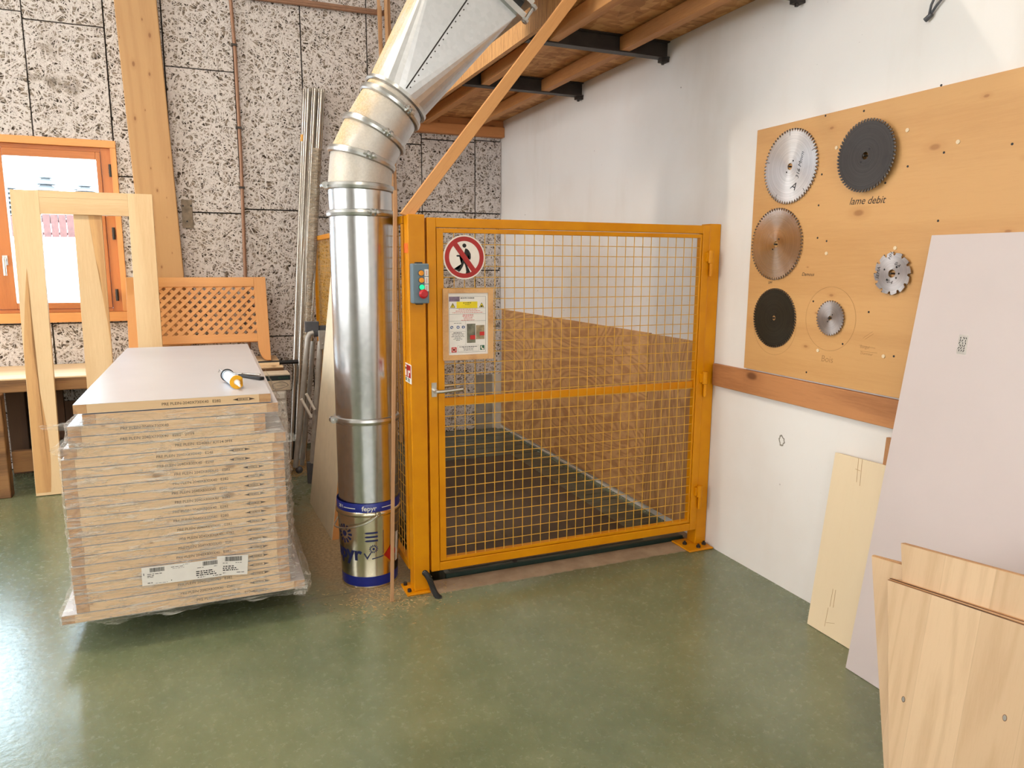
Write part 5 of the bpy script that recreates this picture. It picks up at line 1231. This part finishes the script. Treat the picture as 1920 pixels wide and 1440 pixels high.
tube(bm, pts, .03, 22, cap=False, rad=srad)
for v in bm.verts: v.co += Vector((mnoise.noise(v.co*14), mnoise.noise(v.co*14+Vector((9, 0, 0)))*.6, 0))*.006
tag(fin(bm, 'plastic_sleeve', M['sleeve'], loc=cb0, smooth=180), 'milky plastic sleeve knotted around the right hand steel tubes', 'plastic sleeve')
# folded trestle
YT = -1.2
tr2 = thing('folding_trestle', 'folded grey tubular trestle standing behind the white door panel', 'trestle', (-1.95, YT, 0)); tl_ = tr2.location
def tp(px, py, dy=0): return PY(px, py, YT+dy)
def leg(pts, r, nm='tube_leg'):
    bm = BM(); tube(bm, pts, r, 14); return fin(bm, nm, M['grey_tube'], tr2, tl_, smooth=50)
L1 = leg([tp(554, 876), tp(566, 760), tp(577, 635), tp(581, 626), tp(588, 624)], .019)
L2 = leg([tp(566, 872, .05), tp(583, 700, .05), tp(587, 640, .05)], .016)
L3 = leg([tp(586, 868, -.05), tp(593, 760, -.05), tp(601, 640, -.05)], .020)
L4 = leg([tp(600, 868, .03), tp(604, 760, .03), tp(611, 640, .03)], .014)
bm = BM(); a = tp(589, 626); cyl(bm, a-Vector((.0, 0, 0)), a+Vector((.028, 0, -.004)), .0215, .016, seg=16); fin(bm, 'end_cap', M['grey_plastic'], L1, tl_, smooth=40)
for L_, px, py, dy in ((L1, 561, 881, 0),):
    bm = BM(); a = tp(px, py, dy); bmesh.ops.create_icosphere(bm, subdivisions=3, radius=.026, matrix=Matrix.Translation(a)); fin(bm, 'rubber_foot', M['grey_plastic'], L_, tl_, smooth=60)
bm = BM(); a, b = tp(571, 603, .02), tp(598, 622, .02); box(bm, a.x, b.x, YT+.0, YT+.05, b.z, a.z); box(bm, b.x, b.x+.05, YT+.01, YT+.04, b.z+.005, a.z-.03); fin(bm, 'top_bracket', M['grey_plastic'], tr2, tl_, bev=.004)
bm = BM(); a, b = tp(597, 620, -.055), tp(611, 654, -.055); box(bm, a.x, b.x, YT-.082, YT-.035, b.z, a.z)
for zz in (.3, .7): cyl(bm, ((a.x+b.x)/2, YT-.085, b.z+(a.z-b.z)*zz), ((a.x+b.x)/2, YT-.081, b.z+(a.z-b.z)*zz), .006, seg=10)
fin(bm, 'hinge_plate', M['grey_tube'], tr2, tl_, bev=.004)
bm = BM(); a, b = tp(575, 866, -.04), tp(588, 884, -.04); box(bm, a.x, a.x+.09, YT-.065, YT-.02, .02, a.z); fin(bm, 'foot_bracket', M['grey_plastic'], tr2, tl_, bev=.004)
for (xa, ya, xb, yb_) in ((565, 748, 584, 782), (574, 738, 590, 768)):
    bm = BM(); tube(bm, [tp(xa, ya, -.085), tp(xb, yb_, -.085)], .010, 10); fin(bm, 'locking_strut', M['white_plastic'], tr2, tl_, smooth=50)
# cream door panel leaning on the side fence
b0 = PZ(581, 943); b1 = PZ(622, 1013)
yv = Vector((b1.x-b0.x, b1.y-b0.y, 0)).normalized(); Wp = (b1-b0).length
slope = .128; d = Vector((1, 0, 0))*slope+Vector((0, 0, 1)); d.normalize(); nrm = yv.cross(d).normalized()
if nrm.x < 0: nrm = -nrm
d = nrm.cross(yv); d = d if d.z > 0 else -d
mt = Matrix(((yv.x, d.x, nrm.x, b0.x), (yv.y, d.y, nrm.y, b0.y), (yv.z, d.z, nrm.z, .002), (0, 0, 0, 1)))
cp = thing('cream_door_panel', 'cream faced door panel leaning on the side fence behind the duct', 'door panel', matrix=mt)
bm = BM(); box(bm, 0, Wp, 0, 2.04, 0, .003); fin(bm, 'facing', M['white_door_face'], cp)
bm = BM(); box(bm, .0005, Wp, 0, 2.04, .0033, .040); fin(bm, 'core', M['lattice_z'], cp)
bm = BM(); rn = random.Random(2)
for _ in range(900):
    x, y = rn.gauss(-2.06, .11), rn.gauss(-.70, .13)
    h = max(0, .05-((x+2.06)**2+(y+.70)**2)*1.2)*rn.random(); a = rn.uniform(0, PI); l = rn.uniform(.006, .022)
    box(bm, -l, l, -.0025, .0025, -.001, .001, Matrix.Translation((x, y, .001+h)) @ Matrix.Rotation(a, 4, 'Z') @ Matrix.Rotation(rn.uniform(-.5, .5), 4, 'Y'))
for _ in range(500):
    x, y = rn.gauss(-1.78, .13), rn.gauss(-3.16, .10); a = rn.uniform(0, PI); l = rn.uniform(.002, .009)
    box(bm, -l, l, -.0012, .0012, 0, .0012, Matrix.Translation((x, y, .0003)) @ Matrix.Rotation(a, 4, 'Z'))
tag(fin(bm, 'wood_shavings', M['sawdust'], loc=(-2.06, -.7, 0)), 'pale wood shavings scattered on the floor by the bucket and trestle', 'shavings', kind='stuff')

# ================================================================== RIGHT SIDE
BXF = -.018
pb = thing('wall_board', 'large yellow spruce board on the white wall where saw blades hang', 'board', (BXF, -4.2, 1.04)); pl_ = pb.location
by0 = -3.437; bzt, bzb = PX(1426, 243, BXF).z, PX(1397, 690, BXF).z
bm = BM(); box(bm, BXF, -.0005, -5.6, by0, bzb, bzt); fin(bm, 'board', M['pegboard'], pb, pl_, bev=.0015)
def hand(bm, body, px, py, size, shear=.25, rot=0, **kw):
    p = PX(px, py, BXF); add_text(bm, body, size, facing_x(BXF-.0003, p.y, p.z) @ Rz(rot), shear=shear, ext=.0001, **kw)
for args in (('lame debit', 1592, 384, .042, .3, -.03), ('Damous', 1503, 517, .022, .3), ('SIM', 1440, 532, .018, .2)):
    bm = BM(); hand(bm, *args); fin(bm, 'marker_writing', M['ink'], pb, pl_)
for args in (('Bois', 1539, 677, .040, .1), ('Bangui', 1612, 652, .018, .2), ('Dormeur', 1613, 664, .016, .2)):
    bm = BM(); hand(bm, *args); fin(bm, 'pencil_writing', M['pencil'], pb, pl_)
bm = BM()
for (xa, ya, xb, yb_) in ((1611, 647, 1641, 653), (1613, 658, 1645, 662), (1618, 634, 1636, 622), (1622, 636, 1638, 626)):
    a, b = PX(xa, ya, BXF), PX(xb, yb_, BXF); tube(bm, [a-Vector((.0003, 0, 0)), b-Vector((.0003, 0, 0))], .0006, 5)
c_ = PX(1556, 598, BXF); rc = .140
fin(bm, 'pencil_strokes', M['pencil'], pb, pl_)
bm = BM(); annulus(bm, circ(rc, 72), circ(rc-.0016, 72), .0002, facing_x(BXF-.0003, c_.y, c_.z)); fin(bm, 'pencil_circle', M['pencil'], pb, pl_)
bm = BM(); c_ = PX(1452, 610, BXF); annulus(bm, circ(.142, 60), circ(.1408, 60), .0002, facing_x(BXF-.0003, c_.y, c_.z))
fin(bm, 'pencil_circle', M['pencil'], pb, pl_)
for (px, py) in ((1569, 277), (1702, 244), (1797, 266), (1679, 465), (1550, 475), (1534, 657), (1657, 668)):
    p = PX(px, py, BXF); bm = BM(); cyl(bm, p, p-Vector((.0035, 0, 0)), .0075, seg=14); fin(bm, 'dowel_plug', M['beige_ply'], pb, pl_, smooth=40)
bm = BM()
for (px, py) in ((1548, 217), (1620, 208), (1541, 327), (1533, 446), (1550, 452), (1535, 385), (1765, 160), (1702, 312), (1770, 286), (1759, 414), (1525, 565), (1512, 698), (1580, 645), (1629, 585), (1676, 668), (1660, 343), (1898, 270)):
    p = PX(px, py, BXF); cyl(bm, p, p-Vector((.0008, 0, 0)), .0045, seg=10)
fin(bm, 'screw_holes', M['black_steel'], pb, pl_)
bm = BM(); za, zb_ = PX(1344, 724, -.024).z, PX(1397, 693, -.024).z; box(bm, -.024, -.0005, -5.6, -3.195, za, zb_-.001)
tag(fin(bm, 'wall_rail', M['trim_pine'], loc=(-.01, -4.0, za), bev=.003), 'brown knotty pine rail on the white wall under the saw blade board', 'rail')
# saw blades
def blade(px, ytop, ybot, teeth, hole_r, mat, off, label, depth, tip='carbide', rot=0, slots=0, deco=None):
    Xb = BXF-off; t_, b_ = PX(px, ytop, Xb), PX(px, ybot, Xb); R = abs(t_.z-b_.z)/2; cy, cz = (t_.y+b_.y)/2, (t_.z+b_.z)/2
    m = facing_x(Xb+.003, cy, cz)
    r_ = thing('saw_blade', label, 'saw blade', matrix=m, group='circular saw blades on the board')
    out = []
    for k in range(teeth):
        for fr_, rr_ in depth: a = (k+fr_)*2*PI/teeth+rot; out.append((R*rr_*math.cos(a), R*rr_*math.sin(a)))
    n = len(out); inn = [(hole_r*math.cos(math.atan2(y, x)), hole_r*math.sin(math.atan2(y, x))) for x, y in out]
    bm = BM(); annulus(bm, out, inn, .003, Matrix.Identity(4)); fin(bm, 'blade_body', M[mat], r_)
    bm = BM()
    for k in range(teeth):
        a = k*2*PI/teeth+rot+depth[1][0]*2*PI/teeth; w = min(.004, R*.03)
        box(bm, R*.955, R*.998, -w, w*.3, -.0006, .0040, Rz(a))
    fin(bm, 'tooth_tips', M[tip], r_)
    bm = BM(); cyl(bm, (0, 0, -off-.0), (0, 0, .012), min(hole_r*.4, .004), seg=10); fin(bm, 'hanging_nail', M['dark_steel'], r_)
    if slots:
        bm = BM()
        for k in range(slots):
            a = k*2*PI/slots+.4; box(bm, R*.82, R*.94, -.0012, .0012, .0031, .0034, Rz(a))
        fin(bm, 'expansion_slots', M['ink'], r_)
    bm = BM()
    for a in (.9, .9+PI): cyl(bm, (hole_r*2.0*math.cos(a), hole_r*2.0*math.sin(a), .0031), (hole_r*2.0*math.cos(a), hole_r*2.0*math.sin(a), .0034), hole_r*.28, seg=12)
    if deco: deco(bm, R)
    fin(bm, 'pin_holes_and_marks', M['ink'], r_)
    return r_
saw = [(0, .93), (.12, 1.0), (.42, .98), (.70, .92)]
def deco1(bm, R):
    add_text(bm, '316 Mmm', R*.17, T(R*.34, -R*.36, .0032) @ Rz(1.35), shear=.3, ext=.0001); add_text(bm, 'A', R*.30, T(R*.05, -R*.58, .0032) @ Rz(-.4), shear=.3, ext=.0001)
blade(1481, 241.5, 382.5, 64, .015, 'blade_grey', .008, 'grey ground saw blade with scribbled writing, top left of the board', saw, slots=5, deco=deco1)
blade(1622, 223, 360, 60, .015, 'blade_black', .024, 'large black saw blade at the top, above the handwritten lame debit', saw)
blade(1454.5, 390, 525.5, 66, .015, 'blade_bright', .008, 'shiny polished saw blade below the grey scribbled one', saw)
blade(1450.5, 540, 652, 66, .012, 'blade_brown', .006, 'stained dark saw blade with a pale toothed rim, bottom left', saw, tip='carbide')
blade(1556, 563, 630, 34, .010, 'blade_dull', .010, 'smallest dull grey saw blade inside a pencilled circle', [(0, .90), (.1, 1.0), (.5, .965), (.85, .89)])
def deco6(bm, R):
    for txt, x, y, r_ in (('0-4', .08, .42, -.5), ('0-4', -.25, -.42, -.25), ('HH', -.15, .62, 1.2), ('SEMA', -.72, -.28, 1.45)): add_text(bm, txt, R*.24, T(R*x, R*y, .0032) @ Rz(r_), shear=.2, ext=.0001)
    for x, y in ((-.42, .18), (.25, -.2), (.38, .0)): cyl(bm, (R*x, R*y, .0031), (R*x, R*y, .0034), R*.045, seg=12)
blade(1672, 472, 553.5, 12, .016, 'blade_dull', .014, 'small shiny saw blade with twelve big notched teeth, beside the grey panel', [(0, .86), (.05, 1.0), (.30, .985), (.55, .965), (.72, .95), (.80, .84), (.93, .82)], deco=deco6)
# cable stub
p = PX(1746, 32); bm = BM()
tube(bm, [p+Vector((-.012, 0, .0)), p+Vector((-.014, -.03, .03)), p+Vector((-.012, -.07, .065)), p+Vector((.004, -.10, .2))], .0045, 8); tube(bm, [p+Vector((-.012, .0, .004)), p+Vector((-.02, -.012, .035)), p+Vector((-.014, -.03, .08)), p+Vector((-.012, -.05, .2))], .0045, 8); cyl(bm, p+Vector((-.016, .012, -.01)), p+Vector((-.012, -.012, .006)), .009, seg=8)
tag(fin(bm, 'cable_stub', M['grey_plastic'], loc=p, smooth=50), 'loose grey cable stub on the white wall high at the right', 'cable')
# broken plaster patch ring
p = PX(1466, 826); bm = BM(); n = 22; rn = random.Random(4); o = []; i_ = []
for k in range(n):
    a = 2*PI*k/n; rr_ = .024*(1+.25*rn.uniform(-1, 1)); o.append((rr_*math.cos(a)*.9, rr_*math.sin(a))); i_.append((rr_*.72*math.cos(a)*.9, rr_*.72*math.sin(a)))
annulus(bm, o, i_, .0022, facing_x(.0006, p.y, p.z))
tag(fin(bm, 'plaster_chip', M['concrete'], loc=p), 'ring of chipped plaster on the white wall below the pine rail', 'mark')
# brown batten, beige board, big pinkish grey panel
def wall_lean(xb, xt, y, zt): 
    d = Vector((xt-xb, 0, zt)); L = d.length; d.normalize(); return Matrix(((0, d.x, -d.z, xb), (-1, 0, 0, y), (0, d.z, d.x, .002), (0, 0, 0, 1))), L
q = PX(1660, 822, -.03); mt, L = wall_lean(-.055, -.003, PX(1656, 850, -.03).y, q.z); bt = thing('brown_batten', 'brown batten standing behind the beige board and the large grey panel', 'batten', matrix=mt); bm = BM(); box(bm, 0, .06, 0, L, 0, .018); fin(bm, 'batten', M['batten'], bt, bev=.001)
q0 = PX(1566, 849, -.04); q1 = PZ(1513, 1170)
n_ = Vector((1, 0, -(q0.x-q1.x)/q0.z)).normalized(); n_ = -n_
pt = q1.copy(); c3 = PP(1662, 874, n_, pt); c2_ = PZ(1580, 1215)
ev = Vector((0, c2_.y-q1.y, 0)).normalized(); uv = ev.cross(n_).normalized(); uv = uv if uv.z > 0 else -uv
def loc2(P, O): return ((P-O).dot(ev), (P-O).dot(uv))
tl2 = PP(1566, 849, n_, pt); sl = (c3-tl2).normalized(); tr3 = tl2+sl*.52
poly = [loc2(q1, q1), (.50, 0), loc2(tr3, q1), loc2(tl2, q1)]
mt = Matrix(((ev.x, uv.x, n_.x, q1.x), (ev.y, uv.y, n_.y, q1.y), (ev.z, uv.z, n_.z, .002), (0, 0, 0, 1)))
bb = thing('beige_board', 'pale beige plywood board leaning on the white wall beside the large grey panel', 'board', matrix=mt)
bm = BM(); prism(bm, poly, -.0175, Matrix.Identity(4)); fin(bm, 'board', M['beige_ply'], bb, bev=.001)
bm = BM()
for (xa, ya, xb, yb_) in ((1556, 1138, 1562, 1105), (1562, 1140, 1567, 1107), (1546, 1175, 1553, 1140), (1549, 1168, 1565, 1170), (1610, 860, 1606, 905), (1617, 862, 1612, 912), (1604, 880, 1613, 884)):
    a, b = PP(xa, ya, n_, pt), PP(xb, yb_, n_, pt); A_, B_ = loc2(a, q1), loc2(b, q1); tube(bm, [(A_[0], A_[1], .0004), (B_[0], B_[1], .0004)], .0007, 5)
fin(bm, 'pencil_lines', M['pencil'], bb)
g0p = PZ(1584, 1252); gt = PX(1748, 442, -.045)
d = Vector((gt.x-g0p.x, 0, gt.z)); L = d.length; d.normalize()
mt = Matrix(((0, d.x, -d.z, g0p.x), (-1, 0, 0, (g0p.y+gt.y)/2), (0, d.z, d.x, .002), (0, 0, 0, 1)))
gp = thing('grey_panel', 'large pinkish grey laminated panel leaning on the wall over the saw blade board', 'panel', matrix=mt)
bm = BM(); box(bm, 0, 1.55, 0, L, -.019, 0); fin(bm, 'panel', M['lavender'], gp, bev=.001)
mi = mt.inverted()
def gpl(px, py):
    n2 = Vector((-d.z, 0, d.x)); P = PP(px, py, n2, Vector(mt.translation)); return mi @ P
a, b, c_ = gpl(1799, 627), gpl(1817, 629), gpl(1793, 663)
bm = BM(); ux = (b-a); uy = (c_-a); vs = [bm.verts.new(v) for v in (a+Vector((0, 0, .0004)), c_+Vector((0, 0, .0004)), c_+ux+Vector((0, 0, .0004)), b+Vector((0, 0, .0004)))]; f = bm.faces.new(vs); bmesh.ops.solidify(bm, geom=[f], thickness=.0003)
pls = fin(bm, 'paper_label', M['paper'], gp)
bm = BM(); rn = random.Random(9)
for k in range(3):
    u0 = a+ux*(.22+.27*k)+uy*.12; 
    for j in range(6): p = u0+uy*(.13*j)+Vector((0, 0, .0009)); tube(bm, [p, p+uy*.09+ux*rn.uniform(-.15, .15)], .0011, 5)
fin(bm, 'label_writing', M['ink'], pls)
# oak boards in front
AX0, AL = -.600, .10
n3 = Vector((-1, 0, math.tan(AL))).normalized(); uvd = Vector((n3.z, 0, -n3.x)); ev = Vector((0, -1, 0))
A0p = PX(1634, 1043, AX0)
mtb = Matrix(((0, uvd.x, n3.x, A0p.x), (-1, uvd.y, n3.y, A0p.y), (0, uvd.z, n3.z, A0p.z), (0, 0, 0, 1)))
mib = mtb.inverted()
def oak_board(tlp, blp, top2, layer, th, label, rough_edge=False, length=.75):
    pt = mtb @ Vector((0, 0, layer)); P = [mib @ PP(x, y, n3, pt) for x, y in (tlp, blp, top2)]
    tl_, bl2, t2 = [(p.x, p.y) for p in P]; sl = Vector((t2[0]-tl_[0], t2[1]-tl_[1])).normalized(); tr_ = (tl_[0]+sl.x*length, tl_[1]+sl.y*length)
    zfl = lambda y: (mtb @ Vector((0, y, layer))).z
    ybot = -A0p.z/uvd.z+layer*(-n3.z/uvd.z)+.001
    k = (ybot-tl_[1])/(bl2[1]-tl_[1]); bl3 = (tl_[0]+(bl2[0]-tl_[0])*k, ybot); br3 = (bl3[0]+length*.97, ybot)
    r_ = thing('oak_board', label, 'board', matrix=mtb @ T(tl_[0], tl_[1], layer), group='oak boards at the right')
    o = lambda p: (p[0]-tl_[0], p[1]-tl_[1])
    bm = BM(); prism(bm, [o(bl3), o(br3), o(tr_), o(tl_)], -th, Matrix.Identity(4)); fin(bm, 'board', M['oak'], r_, bev=.0008)
    bm = BM(); nx, ny = -sl.y, sl.x
    if nx*0+ny < 0: nx, ny = -nx, -ny
    for (z0, z1, m_) in (((0, -th*.42, 'bark'), (-th*.42, -th, 'oak_edge')) if rough_edge else ((0, -th, 'oak_edge'),)):
        bm = BM(); a, b = o(tl_), o(tr_); prism(bm, [(a[0]+.001, a[1]+.0002), (b[0], b[1]+.0002), (b[0]+nx*.002, b[1]+ny*.002), (a[0]+.001+nx*.002, a[1]+ny*.002)], z1-z0, T(0, 0, z0)); fin(bm, 'sawn_edge' if m_ == 'bark' else 'top_edge', M[m_], r_)
    return r_
oak_board((1634, 1043), (1657, 1440), (1690, 1059), 0, .011, 'oak board reaching furthest left, in front of the twin behind it')
oak_board((1635, 1041.5), (1658, 1440), (1690, 1056), -.0115, .011, 'oak board hidden behind the one reaching furthest left')
oak_board((1689, 1019), (1692, 1100), (1920, 1082), .019, .018, 'tallest oak board, knot near its top left corner')
oak_board((1667, 1085), (1668, 1440), (1920, 1167), .034, .014, 'oak board squeezed just behind the foremost one', True)
fb = oak_board((1664, 1087.5), (1666, 1440), (1920, 1173), .048, .0135, 'foremost oak board with a dark rough top edge and two grey plugs', True)
bm = BM(); mi4 = fb.matrix_world.inverted()
for (px, py) in ((1694, 1311), (1884, 1346)):
    P = mi4 @ PP(px, py, n3, mtb @ Vector((0, 0, .048))); e_ = [(P.x+.0045*math.cos(a*PI/12), P.y+.0075*math.sin(a*PI/12)) for a in range(24)]; e2_ = [(P.x+.0058*math.cos(a*PI/12), P.y+.0092*math.sin(a*PI/12)) for a in range(24)]
    k_ = BM(); prism(k_, e_, .0006, T(0, 0, .0003)); fin(k_, 'filler_plug', M['grey_tube'], fb); k_ = BM(); annulus(k_, e2_, e_, .0004, T(0, 0, .0003)); fin(k_, 'plug_rim', M['bark'], fb)
bm.free()

# ================================================================== LIGHT
w = bpy.data.worlds.new('daylight'); S.world = w; w.use_nodes = True
nt = w.node_tree; bg = nt.nodes['Background']
sky = nt.nodes.new('ShaderNodeTexSky'); sky.sky_type = 'HOSEK_WILKIE'; sky.turbidity = 6; sky.sun_direction = (-.4, -.5, .6)
mxn = nt.nodes.new('ShaderNodeMix'); mxn.data_type = 'RGBA'; mxn.inputs[0].default_value = .2; mxn.inputs[6].default_value = (.62, .84, 1, 1); nt.links.new(sky.outputs[0], mxn.inputs[7]); nt.links.new(mxn.outputs[2], bg.inputs[0])
bg.inputs[1].default_value = 17.0
def area(name, loc, rot, sx, sy, energy, col, portal=False):
    l = bpy.data.lights.new(name, 'AREA'); l.shape = 'RECTANGLE'; l.size = sx; l.size_y = sy; l.energy = energy; l.color = col
    if portal: l.cycles.is_portal = True
    o = bpy.data.objects.new(name, l); COL.objects.link(o); o.location = loc; o.rotation_euler = rot; return o
area('window_portal', ((WX0+WX1)/2, .16, (WZ0+WZ1)/2), (-PI/2, 0, 0), WX1-WX0, WZ1-WZ0, 10, (1, 1, 1), True)
area('daylight_left', (XL-.4, (LW[0]+LW[1])/2, (LW[2]+LW[3])/2), (0, -PI/2, 0), LW[3]-LW[2], LW[1]-LW[0], 335, (.94, .975, 1))
area('daylight_front', ((FW[0]+FW[1])/2, YF-.4, (FW[2]+FW[3])/2), (PI/2, 0, 0), FW[1]-FW[0], FW[3]-FW[2], 170, (.98, .98, .97))
# ceiling tube lamps, out of frame
lab = ['ceiling tube lamp above the stack', 'ceiling tube lamp behind the viewer']
for k, (x, y) in enumerate(((-3.6, -3.0), (-2.8, -7.2))):
    r_ = thing('ceiling_lamp', lab[k], 'lamp', (x, y, ZC-.02), 'ceiling lamps')
    bm = BM(); box(bm, x-.75, x+.75, y-.06, y+.06, ZC-.06, ZC-.001); fin(bm, 'housing', M['white_plastic'], r_, r_.location)
    area('tube_light', (x, y, ZC-.075), (0, 0, 0), 1.5, .1, (85, 45)[k], (1, .89, .76))
